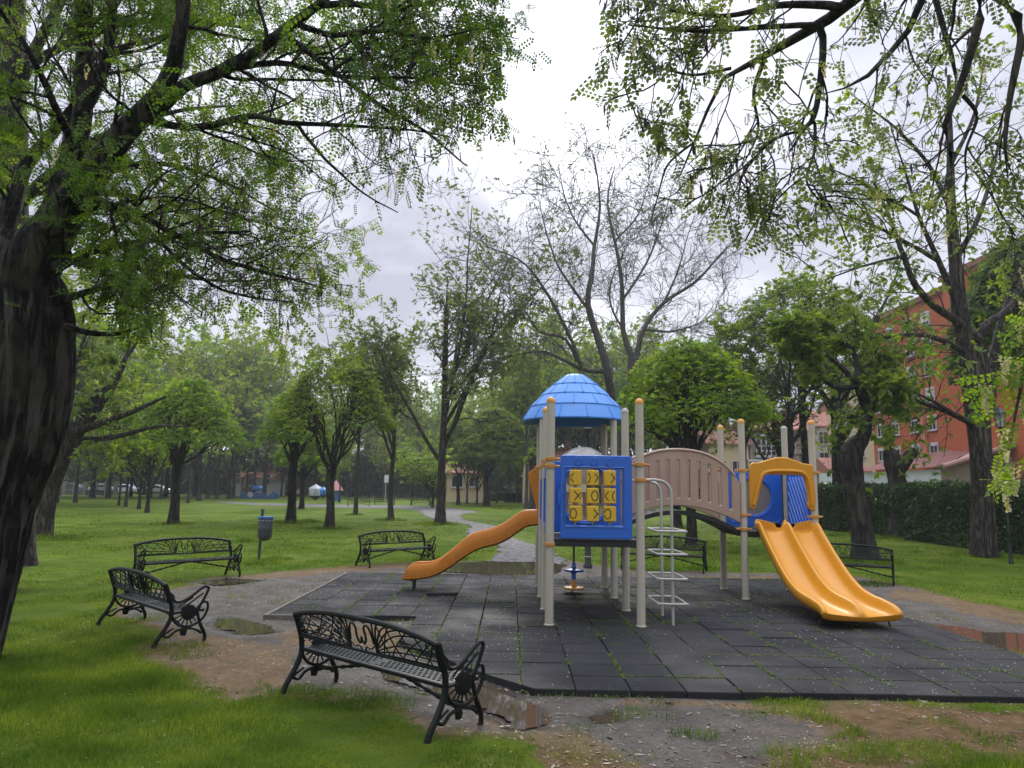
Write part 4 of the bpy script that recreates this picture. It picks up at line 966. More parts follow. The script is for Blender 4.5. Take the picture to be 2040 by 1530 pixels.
# ------------------------------------------------------------------ litter bin, lamps, sign
def build_street():
    gm = mat('bin_grey', (.045, .052, .062), .45, noise=(8, .4, (.06, .066, .075))); bl = mat('bin_blue_rim', (.03, .13, .34), .45)
    p = gp(516, 1119); r = thing('litter_bin', p, 'grey litter bin with a blue rim on a post in the grass', 'litter bin')
    mb = MB(); mb.tube([(-.02, 0.02, 0), (0, .03, 1.22)], .036, 12); mb.lathe([(.037, 1.20), (.042, 1.21), (.042, 1.25), (.001, 1.26)], (0, .03, 0), 12); obj('post', mb, gm, r)
    mb = MB(); mb.lathe([(.02, .50), (.10, .52), (.155, .58), (.168, .64), (.170, .78), (.173, .79), (.173, .80), (.170, .81), (.176, 1.05), (.165, 1.05), (.15, .60), (.001, .58)], (.13, -.10, 0), 24); bd = obj('bin_body', mb, gm, r)
    mb = MB(); mb.lathe([(.165, 1.03), (.182, 1.03), (.184, 1.075), (.165, 1.075)], (.13, -.10, 0), 24); mb.v = mb.v; obj('rim', mb, bl, bd)
    mb = MB()
    for k in range(16):
        a = 2*pi*k/16; mb.lathe([(.001, .006), (.014, .005), (.015, 0)], (.13+.175*cos(a), -.10+.175*sin(a), .985), 8, M=Matrix.Rotation(a, 3, 'Z')@Matrix.Rotation(pi/2, 3, 'Y'))
    obj('hole', mb, mat('pale_dot', (.35, .42, .52), .5), bd)
    mb = MB(); mb.tube([(0, .03, .75), (.05, 0, .72)], .02, 6); mb.tube([(0, .03, .48), (.08, -.04, .52)], .012, 6); obj('bracket', mb, gm, r)
    blk = mat('lamp_black', (.012, .013, .015), .4, noise=(10, .5, (.03, .03, .03))); gl = mat('lamp_glass', (.35, .37, .38), .15); bd_ = mat('lamp_band', (.30, .31, .32), .4)
    def lamp(pos, h, lab, thick=1, name='street_lamp'):
        r = thing(name, pos, lab, 'street lamp', group='street lamps in the park')
        mb = MB(); t = thick
        mb.lathe([(.11*t, 0), (.11*t, .05), (.075*t, .10), (.07*t, .80), (.085*t, .82), (.085*t, .86), (.05*t, .95), (.035*t, h*.6), (.03*t, h-.1), (.05, h-.05), (.05, h)], (0, 0, 0), 14); p = obj('pole', mb, blk, r)
        if thick > .9:
            mb = MB(); [mb.lathe([(.074, z), (.078, z+.005), (.078, z+.02), (.074, z+.025)], (0, 0, 0), 14) for z in (.25, .66)]; obj('band', mb, bd_, p)
        mb = MB(); mb.lathe([(.09, h+.02), (.16, h+.38)], (0, 0, 0), 6, cap=False); obj('lantern_glass', mb, gl, r)
        mb = MB()
        for k in range(6):
            a = 2*pi*k/6; mb.tube([(.09*cos(a), .09*sin(a), h+.02), (.162*cos(a), .162*sin(a), h+.38)], .010, 6)
        mb.lathe([(.10, h), (.10, h+.02)], (0, 0, 0), 6); mb.lathe([(.25, h+.38), (.24, h+.40), (.10, h+.50), (.06, h+.56), (.02, h+.58), (.001, h+.66)], (0, 0, 0), 6); mb.lathe([(.25, h+.38), (.001, h+.40)], (0, 0, 0), 6, cap=False)
        obj('lantern_frame', mb, blk, r)
    lamp(gp(1171, 1131), 3.3, 'black lamp post behind the play structure, its lantern hidden by the blue roof')
    q = A(1992, 838, 20.5); lamp((q[0], q[1], GZ), q[2]-.2-GZ, 'black lantern on a slim pole right of the big right tree', .6)
    q = A(1598, 906, 40); lamp((q[0], q[1], GZ), q[2]-.4-GZ, 'distant black lantern in front of the white houses', .9)
    p = gp(767, 1004); r = thing('park_sign', p, 'small pale sign on a grey pole near the far benches', 'sign')
    mb = MB(); mb.tube([(0, 0, 0), (0, 0, 2.9)], .05, 8); obj('pole', mb, M['steel'], r); mb = MB(); mb.box((.12, -.07, 2.55), (.55, .03, .75), bev=.01); obj('sign_board', mb, mat('sign_white', (.6, .6, .6), .5), r)
build_street()
# ------------------------------------------------------------------ trees
def unit(v): return v/np.maximum(np.linalg.norm(v, axis=-1, keepdims=True), 1e-9)
def tubes(P, R, S):
    """P (N,K,3), R (N,K) -> vertices, quads"""
    N_, K, _ = P.shape; T = unit(np.gradient(P, axis=1))
    ref = np.where(np.abs(T[:, :1, 2:3]) < .8, np.array([0, 0, 1.]), np.array([1., 0, 0])); ref = np.broadcast_to(ref, T.shape)
    U = unit(np.cross(T, ref)); W = np.cross(T, U)
    a = np.linspace(0, 2*pi, S, endpoint=False)
    V = P[:, :, None] + R[:, :, None, None]*(U[:, :, None]*np.cos(a)[:, None]+W[:, :, None]*np.sin(a)[:, None])
    idx = np.arange(N_*K*S).reshape(N_, K, S); nx = np.roll(idx, -1, 2)
    Q = np.stack([idx[:, :-1], nx[:, :-1], nx[:, 1:], idx[:, 1:]], -1).reshape(-1, 4)
    return V.reshape(-1, 3), Q
def resample(pts, rad, K):
    pts = np.array(cr(pts, 8)); rad = np.array([float(x) for x in np.interp(np.linspace(0, len(rad)-1, len(pts)), np.arange(len(rad)), rad)])
    d = np.r_[0, np.cumsum(np.linalg.norm(np.diff(pts, axis=0), axis=1))]; s = np.linspace(0, d[-1], K)
    return np.stack([np.interp(s, d, pts[:, i]) for i in range(3)], -1), np.interp(s, d, rad)
def bark_trunk(P, R, S, amp, rng, fl=0, fr=7, seam=0):
    """trunk with real ridges and a flared foot"""
    V, Q = tubes(P[None], R[None], S); K = len(P); V = V.reshape(K, S, 3)
    a = np.linspace(0, 2*pi, S, endpoint=False)[None]; s = np.linspace(0, 1, K)[:, None]
    L_ = np.linalg.norm(np.diff(P, axis=0), axis=1).sum()
    q = np.stack([np.cos(a)*fr*.35+s*0, np.sin(a)*fr*.35+s*0, s*L_*.8+a*0], -1)
    n = (fbm(q*1.0, 3)-.5)*2; n2 = 1-np.abs((fbm(q*[3.2, 3.2, .9]+7, 3)-.5)*2)*2
    n3 = (np.abs(fbm(q*[7.5, 7.5, 1.6]+19, 3)-.5)*4-.5)*(.35 if S >= 70 else 0)
    k = 1 + amp*n + amp*.45*n2*(-1) + amp*n3 + fl*np.exp(-s*L_*2.2)*(1+.5*np.cos(a*4+1))
    C = P[:, None]; V = C + (V-C)*k[..., None]
    return V.reshape(-1, 3), Q
def grow(rng, P, R, n, tr=(.3, 1), ang=(35, 60), lr=.6, rr=.5, K=7, wig=.12, up=.0, lmin=.05, tip=.3, flat=0, outward=None, llen=None):
    N_, Kp, _ = P.shape; tot = N_*n
    t = (np.arange(n)[None]+rng.uniform(0, 1, (N_, n)))/n*(tr[1]-tr[0])+tr[0]; f = np.clip(t*(Kp-1), 0, Kp-1.001); i = f.astype(int); fr = (f-i)[..., None]
    r_ = np.arange(N_)[:, None]; B = P[r_, i]*(1-fr)+P[r_, i+1]*fr; T = unit(P[r_, i+1]-P[r_, i]); Rb = R[r_, i]*(1-fr[..., 0])+R[r_, i+1]*fr[..., 0]
    Lp = np.linalg.norm(np.diff(P, axis=1), axis=2).sum(1)[:, None]
    v = rng.normal(0, 1, (N_, n, 3)); v[..., 2] *= (1-flat); v = unit(v - T*(v*T).sum(-1, keepdims=True))
    if outward is not None:
        o = B-np.array(outward); o[..., 2] = 0; v = unit(v+unit(o)*.9)
    a = np.radians(rng.uniform(*ang, (N_, n)))[..., None]; D = unit(T*np.cos(a)+v*np.sin(a)+np.array([0, 0, up]))
    L_ = (Lp*lr*rng.uniform(.65, 1.25, (N_, n))*(1.15-.5*t)) if llen is None else llen*rng.uniform(.55, 1.3, (N_, n)); L_ = np.maximum(L_, lmin)
    B = B.reshape(tot, 3); D = D.reshape(tot, 3); L_ = L_.reshape(tot, 1); out = [B]
    for k in range(K-1):
        D = unit(D+rng.normal(0, wig, D.shape)+np.array([0, 0, up*.35])); out.append(out[-1]+D*L_/(K-1))
    P2 = np.stack(out, 1); R2 = (Rb.reshape(tot)*rr)[:, None]*np.linspace(1, tip, K)[None]
    return P2, R2
def tmpl_pinnate(pairs=5, ll=.2, lw=.075, arch=.10):
    q = []
    def leaf(x, y, dx, dy, z):
        nx, ny = -dy, dx
        q.append([(x, y, z), (x+dx*ll*.5+nx*lw, y+dy*ll*.5+ny*lw, z+.012), (x+dx*ll, y+dy*ll, z-.03), (x+dx*ll*.5-nx*lw, y+dy*ll*.5-ny*lw, z+.012)])
    for i in range(pairs):
        x = .14+.72*i/(pairs-1 if pairs > 1 else 1); z = -arch*x*x
        for s in (-1, 1): leaf(x, s*.015, .42, s*.9, z)
    leaf(.9, 0, 1, 0, -arch)
    q.append([(0, -.008, 0), (0, .008, 0), (.95, .006, -arch*.9), (.95, -.006, -arch*.9)])
    return np.array(q)
def tmpl_spray(n, rng, l=1.0, w=.2):
    q = []
    for k in range(n):
        a = (k/(max(n-1, 1))-.5)*1.9+rng.normal(0, .12); x0 = .12*k/n; L_ = l*rng.uniform(.55, 1); W = w*rng.uniform(.7, 1.1); d = np.array([cos(a), sin(a), rng.uniform(-.45, .1)]); p = np.array([-sin(a), cos(a), rng.uniform(-.3, .3)])
        b = np.array([x0, 0, 0]); q.append([b, b+d*L_*.5+p*W, b+d*L_, b+d*L_*.5-p*W])
    return np.array(q)
def tmpl_raceme(rng, n=34):
    q = []
    for k in range(n):
        t = k/n; a = rng.uniform(0, 2*pi); r = .17*(1-t)**.7+.03; c = np.array([r*cos(a)*rng.uniform(.5, 1), r*sin(a)*rng.uniform(.5, 1), -t]); s = .072*rng.uniform(.7, 1.2)
        u = unit(rng.normal(0, 1, 3)); v = unit(np.cross(u, rng.normal(0, 1, 3))); q.append([c-u*s, c-v*s*.8, c+u*s, c+v*s*.8])
    return np.array(q)
def tmpl_pods(rng, n=5):
    q = []
    for k in range(n):
        a = rng.uniform(0, 2*pi); o = np.array([cos(a), sin(a), 0])*rng.uniform(.05, .35)+np.array([0, 0, -rng.uniform(0, .5)]); u = np.array([cos(a*3), sin(a*3), 0]); L_ = rng.uniform(.5, .9)
        e = o+np.array([rng.normal(0, .08), rng.normal(0, .08), -L_]); m = (o+e)/2; q.append([o, m+u*.075, e, m-u*.075])
    return np.array(q)
def inst(T, pos, dirs, size, rng, hang=False, nup=.5):
    """place template T (m,4,3) at pos with +x along dirs"""
    n = len(pos)
    if hang:
        a = rng.uniform(0, 2*pi, n); X = np.stack([np.cos(a), np.sin(a), a*0], -1); Z = np.broadcast_to([0, 0, 1.], X.shape); Z = unit(Z+rng.normal(0, .08, Z.shape)); Y = np.cross(Z, X)
    else:
        X = unit(dirs); Zr = rng.normal(0, 1, (n, 3))*(1-nup)+np.array([0, 0, nup*1.6]); Y = unit(np.cross(Zr, X)); Z = np.cross(X, Y)
    M_ = np.stack([X, Y, Z], 1)*size[:, None, None]         # rows
    V = pos[:, None, None]+np.einsum('mkc,ncd->nmkd', T, M_)
    return V.reshape(-1, 3)
def quads(V, off=0): return np.arange(len(V)).reshape(-1, 4)
def along(rng, P, m, t0=.15, t1=1.0):
    N_, K, _ = P.shape; t = rng.uniform(t0, t1, (N_, m)); f = np.clip(t*(K-1), 0, K-1.001); i = f.astype(int); fr = (f-i)[..., None]; r_ = np.arange(N_)[:, None]
    return (P[r_, i]*(1-fr)+P[r_, i+1]*fr).reshape(-1, 3), unit(P[r_, i+1]-P[r_, i]).reshape(-1, 3)
TP = np.random.default_rng(11)
T_PIN = tmpl_pinnate(); T_PIN4 = tmpl_pinnate(4, .26, .10); T_PIN5 = tmpl_pinnate(5, .21, .085); T_SP5 = tmpl_spray(5, TP, 1, .16); T_SP3 = tmpl_spray(3, TP, 1, .22); T_RAC = tmpl_raceme(TP); T_RACS = tmpl_raceme(TP, 9)*1.0; T_POD = tmpl_pods(TP)
def bark_obj(parts, m, root, name='trunk', off=None):
    V = []; Q = []; o = 0
    for v, q in parts: V.append(v); Q.append(q+o); o += len(v)
    V = np.concatenate(V)
    if off is not None: V = V-np.array(off)
    return obj(name, mesh_np(name, V, np.concatenate(Q)), m, root)
def cards(V, m, root, name, off=None):
    V = np.concatenate(V) if isinstance(V, list) else V
    if off is not None: V = V-np.array(off)
    return obj(name, mesh_np(name, V, quads(V), smooth=False), m, root)

def umbrella_tree(seed, hk, rad, dome_h, trunk_r, leaf='leaf_lime', lean=(0, 0), nl=16, dens=1.0, knob=1.35, kpos=(0, 0), name='umbrella_tree', label='', loc=(0, 0, GZ), tpl=None, lsz=.19, bark='bark_dark', thick=.3, group=None, rimdrop=.55, trunk=None):
    """pollarded tree: short trunk to a knuckle at height hk, fan of limbs under a domed layered crown"""
    rng = np.random.default_rng(seed); root = thing(name, loc, label, 'tree', group=group)
    K0 = np.array([kpos[0], kpos[1], hk])
    if trunk is None: tp = [(0, 0, -.1), (kpos[0]*.25+.03, kpos[1]*.2, hk*.35), (kpos[0]*.7-.04, kpos[1]*.7, hk*.75), tuple(K0)]; tr_ = [trunk_r*1.15, trunk_r*.95, trunk_r*.95, trunk_r*knob]
    else: tp, tr_ = trunk
    P, R = resample(tp, tr_, 26); parts = [bark_trunk(P, R, 20, .10, rng, .35)]
    C = K0+np.array([lean[0], lean[1], 0])
    def shell(n, f0=0.0, f1=1.0):
        a = rng.uniform(0, 2*pi, n); s = np.sqrt(rng.uniform(f0, f1, n)); s = np.minimum(s, .99)
        bump = 1+.28*(vnoise(np.stack([np.cos(a)*1.7+seed, np.sin(a)*1.7, s*2], -1))-.5)*2
        z = dome_h*(1-.83*s**2.1) - rimdrop*s**3 + dome_h*.22*(vnoise(np.stack([s*np.cos(a)*3.2+seed, s*np.sin(a)*3.2, s*0], -1))-.5)
        return np.stack([C[0]+rad*bump*s*np.cos(a), C[1]+rad*bump*s*np.sin(a), hk+z], -1)
    E = shell(nl, .03, .95); n = len(E)
    u = np.linspace(0, 1, 8)[None, :, None]; d = E-K0; c1 = K0+np.stack([d[:, 0]*.35, d[:, 1]*.35, d[:, 2]*.62], -1)+rng.normal(0, .08*rad, d.shape)
    B = K0[None]+rng.normal(0, trunk_r*.5, d.shape)*[1, 1, .6]
    P1 = (1-u)**2*B[:, None]+2*u*(1-u)*c1[:, None]+u*u*E[:, None]; P1[:, 1:-1] += rng.normal(0, .03*rad, P1[:, 1:-1].shape)
    R1 = (rng.uniform(.30, .5, n)*trunk_r*.62)[:, None]*np.linspace(1, .28, 8)[None]; parts.append(tubes(P1, R1, 6))
    def sub(Pp, Rp, m, t0, t1, jit, rr, K=6):
        N_ = len(Pp); t = rng.uniform(t0, t1, (N_, m)); f = t*(Pp.shape[1]-1); i = f.astype(int); r_ = np.arange(N_)[:, None]; fr = (f-i)[..., None]
        Bs = (Pp[r_, i]*(1-fr)+Pp[r_, i+1]*fr).reshape(-1, 3); Rb = Rp[r_, i].reshape(-1)*rr; T = unit(Pp[r_, i+1]-Pp[r_, i]).reshape(-1, 3)
        tgt = np.repeat(Pp[:, -1], m, 0)+rng.normal(0, jit, Bs.shape)*[1, 1, .35]; q = tgt-C; rr_ = np.hypot(q[:, 0], q[:, 1])/rad; rr_c = np.minimum(rr_, .99)
        sc = np.where(rr_ > .99, .99/rr_, 1); tgt[:, 0] = C[0]+q[:, 0]*sc; tgt[:, 1] = C[1]+q[:, 1]*sc; tgt[:, 2] = hk+dome_h*(1-.83*rr_c**2.1)-rimdrop*rr_c**3+dome_h*.16*(vnoise(tgt*[1.5, 1.5, 0]+seed)-.5)-rng.uniform(0, thick, len(tgt))
        u = np.linspace(0, 1, K)[None, :, None]; Ls = np.linalg.norm(tgt-Bs, axis=1)[:, None]; c = Bs+T*Ls*.5; P2 = (1-u)**2*Bs[:, None]+2*u*(1-u)*c[:, None]+u*u*tgt[:, None]; P2[:, 1:] += rng.normal(0, .025*rad, P2[:, 1:].shape)
        return P2, Rb[:, None]*np.linspace(1, .35, K)[None]
    P2, R2 = sub(P1, R1, 5, .3, .85, rad*.33, .62); parts.append(tubes(P2, R2, 5))
    P3, R3 = sub(P2, R2, 3, .4, .9, rad*.2, .6, 5); parts.append(tubes(P3, np.maximum(R3, .006), 3))
    bark_obj(parts, M[bark], root)
    nL = int(3000*dens*(rad/2.4)**2); ends = np.concatenate([P2[:, -1], P3[:, -1], P3[:, -1], P3[:, -2]])
    c = ends[rng.integers(0, len(ends), nL)]; c = c+rng.normal(0, 1, c.shape)*[.20*rad/2.4, .20*rad/2.4, .09]
    m = int(nL*.8); c2 = shell(m); c2[:, 2] -= np.abs(rng.normal(0, thick*.45, m)); cell = vnoise(c2*[1.7, 1.7, 3]); c2 = c2[cell > .38]
    c = np.concatenate([c, c2]); s_ = np.minimum(np.hypot(c[:, 0]-C[0], c[:, 1]-C[1])/rad, .99); zs = hk+dome_h*(1-.83*s_**2.1)-rimdrop*s_**3; c = c[(c[:, 2] > zs-thick-.12*dome_h) | (rng.uniform(0, 1, len(c)) < .03)]
    o = c-C; o[:, 2] = 0; D = unit(o)*.9+rng.normal(0, .55, c.shape)+np.array([0, 0, -.25])
    V = inst(T_SP5 if tpl is None else tpl, c, D, lsz*rng.uniform(.6, 1.25, len(c)), rng, nup=.75)
    cards(V, M[leaf], root, 'crown')
    return root

def open_tree(seed, h, rad, trunk_r, leaf='leaf_mid', name='tree', label='', loc=(0, 0, GZ), stems=5, hfork=.33, dens=1.0, lsz=.2, tpl=None, bark='bark', lean=(0, 0), fan=(12, 32), group=None, pods=0, bloss=0, twig=1, wig=.09, bare=False, sprd=1.0, sides=3, toph=.85):
    rng = np.random.default_rng(seed); root = thing(name, loc, label, 'tree', group=group)
    tp = [(0, 0, -.1), (lean[0]*.2+rng.normal(0, .04), lean[1]*.2, h*hfork*.45), (lean[0]*.6, lean[1]*.6, h*hfork), (lean[0]*.9+rng.normal(0, .1), lean[1]*.9, h*.62), (lean[0], lean[1], h*toph)]
    P, R = resample(tp, [trunk_r*1.1, trunk_r*.9, trunk_r*.78, trunk_r*.42, trunk_r*.12], 30); parts = [bark_trunk(P, R, 16, .08, rng, .3)]
    P1, R1 = grow(rng, P[None], R[None], stems, (hfork*.95, .62), fan, 1, .62, 9, wig, .10, llen=h*(1-hfork)*.86, tip=.2, outward=(0, 0, 0)); parts.append(tubes(P1, R1, 7))
    Pa = np.concatenate([P1, resample_rows(P[12:], 9)]); Ra = np.concatenate([R1, np.interp(np.linspace(0, 1, 9), np.linspace(0, 1, 18), R[12:])[None]])
    P2, R2 = grow(rng, Pa, Ra, 9, (.2, .97), (30, 62), .42, .5, 8, wig*1.2, .05, tip=.25, lmin=rad*.35); parts.append(tubes(P2, np.maximum(R2, .008), 5))
    P3, R3 = grow(rng, P2, R2, 6, (.2, 1), (30, 65), .5, .5, 6, wig*1.5, .03, tip=.4, lmin=rad*.13); parts.append(tubes(P3, np.maximum(R3, .0045), sides))
    last = P3
    if twig:
        P4, R4 = grow(rng, P3, R3, 4, (.3, 1), (30, 65), .6, .6, 4, .2, .0, tip=.5, lmin=rad*.05); parts.append(tubes(P4, np.maximum(R4, .0035), 3)); last = np.concatenate([resample3(P3, 4), P4])
    bark_obj(parts, M[bark], root)
    if dens > 0:
        pos, T = along(rng, last, max(1, int(round(3*dens))), .3, 1); k = rng.uniform(0, 1, len(pos)) < (3*dens/max(1, round(3*dens))); pos, T = pos[k], T[k]
        pos = pos+rng.normal(0, .06*sprd, pos.shape); D = T*.6+rng.normal(0, .6, T.shape)+np.array([0, 0, -.3])
        V = inst(T_SP5 if tpl is None else tpl, pos, D, lsz*rng.uniform(.6, 1.3, len(pos)), rng, nup=.5); cards(V, M[leaf], root, 'crown')
    if pods:
        pos, T = along(rng, last, 1, .6, 1); pos = pos[rng.uniform(0, 1, len(pos)) < pods]; cards(inst(T_POD, pos, None, rng.uniform(.10, .16, len(pos)), rng, True), M['pod'], root, 'seed_pods')['kind'] = 'stuff'
    if bloss:
        pos, T = along(rng, last, 1, .6, 1); pos = pos[rng.uniform(0, 1, len(pos)) < bloss]; cards(inst(T_RACS, pos, None, rng.uniform(.16, .24, len(pos)), rng, True), M['blossom'], root, 'blossom')['kind'] = 'stuff'
    return root
def resample_rows(P, K): return np.stack([np.interp(np.linspace(0, 1, K), np.linspace(0, 1, len(P)), P[:, i]) for i in range(3)], -1)[None]
def resample3(P, K):
    t = np.linspace(0, P.shape[1]-1, K); i = np.minimum(t.astype(int), P.shape[1]-2); f = (t-i)[None, :, None]; return P[:, i]*(1-f)+P[:, i+1]*f

def hero(seed, loc, label, name, trunk, limbs, leafm, n2=9, n3=5, n4=4, l2=1.5, l3=.62, l4=.28, leaves=5, lsz=.19, tpl=None, pods=.08, bloss=.03, droop=-.06, bark='bark_dark', S=40, amp=.09, fl=.25, rac=.17, leafmask=None, t2=(.12, 1), rmin=.0018, cull=None):
    """near tree: trunk and limbs laid out limb by limb in space, finer branching grown from them"""
    rng = np.random.default_rng(seed); root = thing(name, loc, label, 'tree'); parts = []; PL = []; RL_ = []; WL = []
    if trunk: P, R = resample([q[:3] for q in trunk], [q[3] for q in trunk], 70 if S < 70 else 150); parts.append(bark_trunk(P, R, S, amp, rng, fl, 8))
    for L_ in limbs:
        w = 1.0
        if isinstance(L_[0], (int, float)): w, L_ = L_[0], L_[1]
        P, R = resample([q[:3] for q in L_], [q[3] for q in L_], 22); P[2:] += (fbm(P[2:]*[1.3, 1.3, 1.3]+seed, 3)[:, None]-.5)*.10
        if R[0] > .05: parts.append(bark_trunk(P, R, 14, .07, rng))
        else: parts.append(tubes(P[None], R[None], 8))
        PL.append(P); RL_.append(R); WL.append(w)
    PL = np.stack(PL); RL_ = np.stack(RL_); WL = np.array(WL)
    rep = np.repeat(np.arange(len(PL)), np.maximum(1, np.round(WL*1).astype(int))); 
    P2, R2 = grow(rng, PL[rep], np.minimum(RL_[rep], .05), n2, t2, (30, 75), 1, .42, 9, .13, droop, tip=.3, llen=l2)
    if cull is not None: k = ~cull(P2).any(1); P2, R2 = P2[k], R2[k]
    parts.append(tubes(P2, np.maximum(R2, rmin*2.4), 6))
    P3, R3 = grow(rng, P2, R2, n3, (.15, 1), (30, 65), 1, .5, 7, .16, droop*1.2, tip=.4, llen=l3)
    if cull is not None: k = ~cull(P3).any(1); P3, R3 = P3[k], R3[k]
    parts.append(tubes(P3, np.maximum(R3, rmin*1.6), 4))
    P4, R4 = grow(rng, P3, R3, n4, (.25, 1), (30, 65), 1, .6, 4, .2, droop*2, tip=.5, llen=l4); parts.append(tubes(P4, np.maximum(R4, rmin), 3))
    bark_obj(parts, M[bark], root, off=loc)
    last = np.concatenate([resample3(P3, 4), P4]); pos, T = along(rng, last, leaves, .2, 1)
    cl = fbm(pos*.9+seed, 3); keep = rng.uniform(0, 1, len(pos)) < np.clip((cl-.34)*5, .12, 1)
    if leafmask is not None: keep &= rng.uniform(0, 1, len(pos)) < leafmask(pos)
    pos, T = pos[keep], T[keep]; D = T*.5+rng.normal(0, .55, T.shape)+np.array([0, 0, -.45])
    V = inst(T_PIN if tpl is None else tpl, pos, D, lsz*rng.uniform(.55, 1.2, len(pos)), rng, nup=.55); cards(V, M[leafm], root, 'crown', off=loc)
    e, _ = along(rng, P4, 1, .7, 1); cl = fbm(e*1.3+5+seed, 2)
    k = (cl > .5) & (rng.uniform(0, 1, len(e)) < pods*2); 
    if k.any(): cards(inst(T_POD, e[k], None, rng.uniform(.085, .13, k.sum()), rng, True), M['pod'], root, 'seed_pods', off=loc)['kind'] = 'stuff'
    k = (cl < .5) & (rng.uniform(0, 1, len(e)) < bloss*2)
    if k.any(): cards(inst(T_RAC, e[k], None, rac*rng.uniform(.75, 1.2, k.sum()), rng, True), M['blossom'], root, 'blossom', off=loc)['kind'] = 'stuff'
    return root
def pix(p):
    # angle of a point as seen from the path, used to prune the crowns
    x, y, z = p[..., 0], p[..., 1], p[..., 2]-H; d = np.maximum(y*cos(PT)+z*sin(PT), .1); u = -y*sin(PT)+z*cos(PT); return 1020+F*x/d, 765-F*u/d
def PT3(*pts): return [(*A(px, py, Y), r) for px, py, Y, r in pts]
def build_trees():
    # --- the big leaning tree at the left edge
    tr = PT3((-112,1350,7.7,.47),(-74,1200,7.7,.46),(-52,1100,7.7,.45),(-28,1000,7.7,.45),(18,890,7.7,.46),(42,780,7.7,.49),(46,660,7.65,.50),(30,570,7.6,.46),(20,520,7.5,.36),(20,470,7.5,.2))
    L = [PT3((20,590,7.55,.40),(60,520,7.5,.32),(108,455,7.4,.225),(168,368,7.2,.165),(238,275,7.0,.125),(304,205,6.85,.10),(341,147,6.7,.085),(359,73,6.5,.07),(368,-60,6.3,.055),(390,-220,6,.03)),
         (1, PT3((262,250,6.95,.09),(310,222,6.95,.075),(366,172,6.9,.068),(440,143,6.9,.06),(513,103,6.8,.055),(571,55,6.7,.05),(637,4,6.6,.042),(730,-70,6.4,.03),(860,-150,6.2,.015))),
         PT3((70,520,7.6,.27),(112,420,7.6,.17),(135,320,7.65,.125),(162,220,7.65,.115),(166,100,7.55,.10),(172,-20,7.4,.09),(185,-220,7.2,.05)),
         PT3((165,225,7.6,.08),(185,180,7.55,.07),(215,95,7.5,.062),(228,-10,7.4,.055),(245,-160,7.2,.03)),
         PT3((-10,520,7.7,.11),(25,400,7.9,.085),(62,312,8.0,.075),(135,232,8.0,.05),(190,150,8.1,.03),(230,60,8.2,.015)),
         (2, PT3((285,235,6.95,.05),(361,253,6.9,.038),(420,250,6.9,.036),(505,230,6.9,.032),(560,243,6.9,.028),(680,248,6.9,.02),(800,255,6.8,.012),(900,275,6.7,.006))),
         (2, PT3((130,430,7.4,.08),(209,407,7.5,.045),(293,432,7.6,.038),(366,472,7.7,.032),(440,513,7.8,.027),(540,545,7.9,.02),(650,575,8,.008))),
         (2, PT3((60,560,7.5,.10),(135,520,7.4,.055),(200,495,7.4,.042),(280,482,7.3,.032),(390,465,7.2,.022),(500,460,7.1,.010))),
         (2, PT3((190,400,7.4,.05),(240,425,7.7,.035),(300,462,7.9,.028),(380,535,8.1,.022),(470,585,8.2,.016),(590,600,8.3,.007))),
         (1, PT3((590,245,6.9,.02),(650,320,6.9,.015),(710,385,6.9,.010),(790,425,6.9,.005))),
         (2, PT3((640,10,6.6,.035),(700,8,6.6,.03),(800,18,6.5,.02),(900,-8,6.4,.012),(990,-20,6.3,.006))),
         (2, PT3((590,45,6.7,.035),(650,70,6.7,.03),(760,62,6.6,.022),(860,75,6.5,.014),(960,55,6.4,.006))),
         (2, PT3((560,62,6.7,.032),(640,125,6.7,.026),(750,200,6.7,.02),(850,265,6.6,.014),(930,330,6.5,.006))),
         (2, PT3((450,140,6.9,.035),(560,125,7.0,.03),(690,155,7.0,.022),(820,155,6.9,.014),(960,175,6.8,.006))),
         (1, PT3((120,600,7.6,.05),(190,578,7.6,.03),(245,575,7.6,.022),(285,625,7.6,.014),(300,680,7.6,.006))),
         (1, PT3((130,650,7.6,.04),(210,668,7.6,.025),(270,655,7.6,.018),(315,628,7.6,.01),(320,680,7.6,.004))),
         (1, PT3((150,380,7.6,.05),(250,330,8.0,.035),(350,330,8.3,.025),(460,370,8.5,.018),(560,430,8.6,.006))),
         (1, PT3((166,120,7.6,.05),(260,90,8.2,.035),(380,60,8.6,.025),(500,20,9,.010))),
         (1, PT3((150,300,7.6,.05),(90,180,7.0,.035),(40,80,6.6,.025),(-20,-20,6.2,.012)))]
    def cull1(P):
        x, y = pix(P); w = (vnoise(P*[2.2, 2.2, 2.2])-.5)*120; x = x+w; return (x > 1010) | ((y > 300) & (x > 960)) | ((y > 445) & (x > 690)) | ((y > 400) & (x > 860)) | ((y > 640) & (x > 330)) | (y > 700)
    def lm(p):    # thinner boughs towards the lower right
        x, y = pix(p); return np.clip(1.0-.8*np.clip((x-260)/160, 0, 1)*np.clip((y-330)/80, 0, 1)-.6*np.clip((x-560)/150, 0, 1)*np.clip((y-200)/90, 0, 1)-.35*np.clip((x-650)/200, 0, 1), .14, 1)
    b = np.array(tr[0][:3]); loc = (b[0], b[1], GZ)
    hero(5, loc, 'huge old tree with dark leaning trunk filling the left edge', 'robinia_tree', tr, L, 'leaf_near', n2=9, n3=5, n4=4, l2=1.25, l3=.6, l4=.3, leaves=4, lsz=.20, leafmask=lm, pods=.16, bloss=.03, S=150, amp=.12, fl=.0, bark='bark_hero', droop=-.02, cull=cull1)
    # --- second tree behind it
    def at(px, py, Y): return A(px, py, Y)
    tr = PT3((20,1130,12.5,.36),(25,900,12.5,.32),(22,600,12.5,.30),(20,300,12.5,.28),(20,0,12.5,.25),(20,-200,12.5,.2)); b = np.array(tr[0][:3])
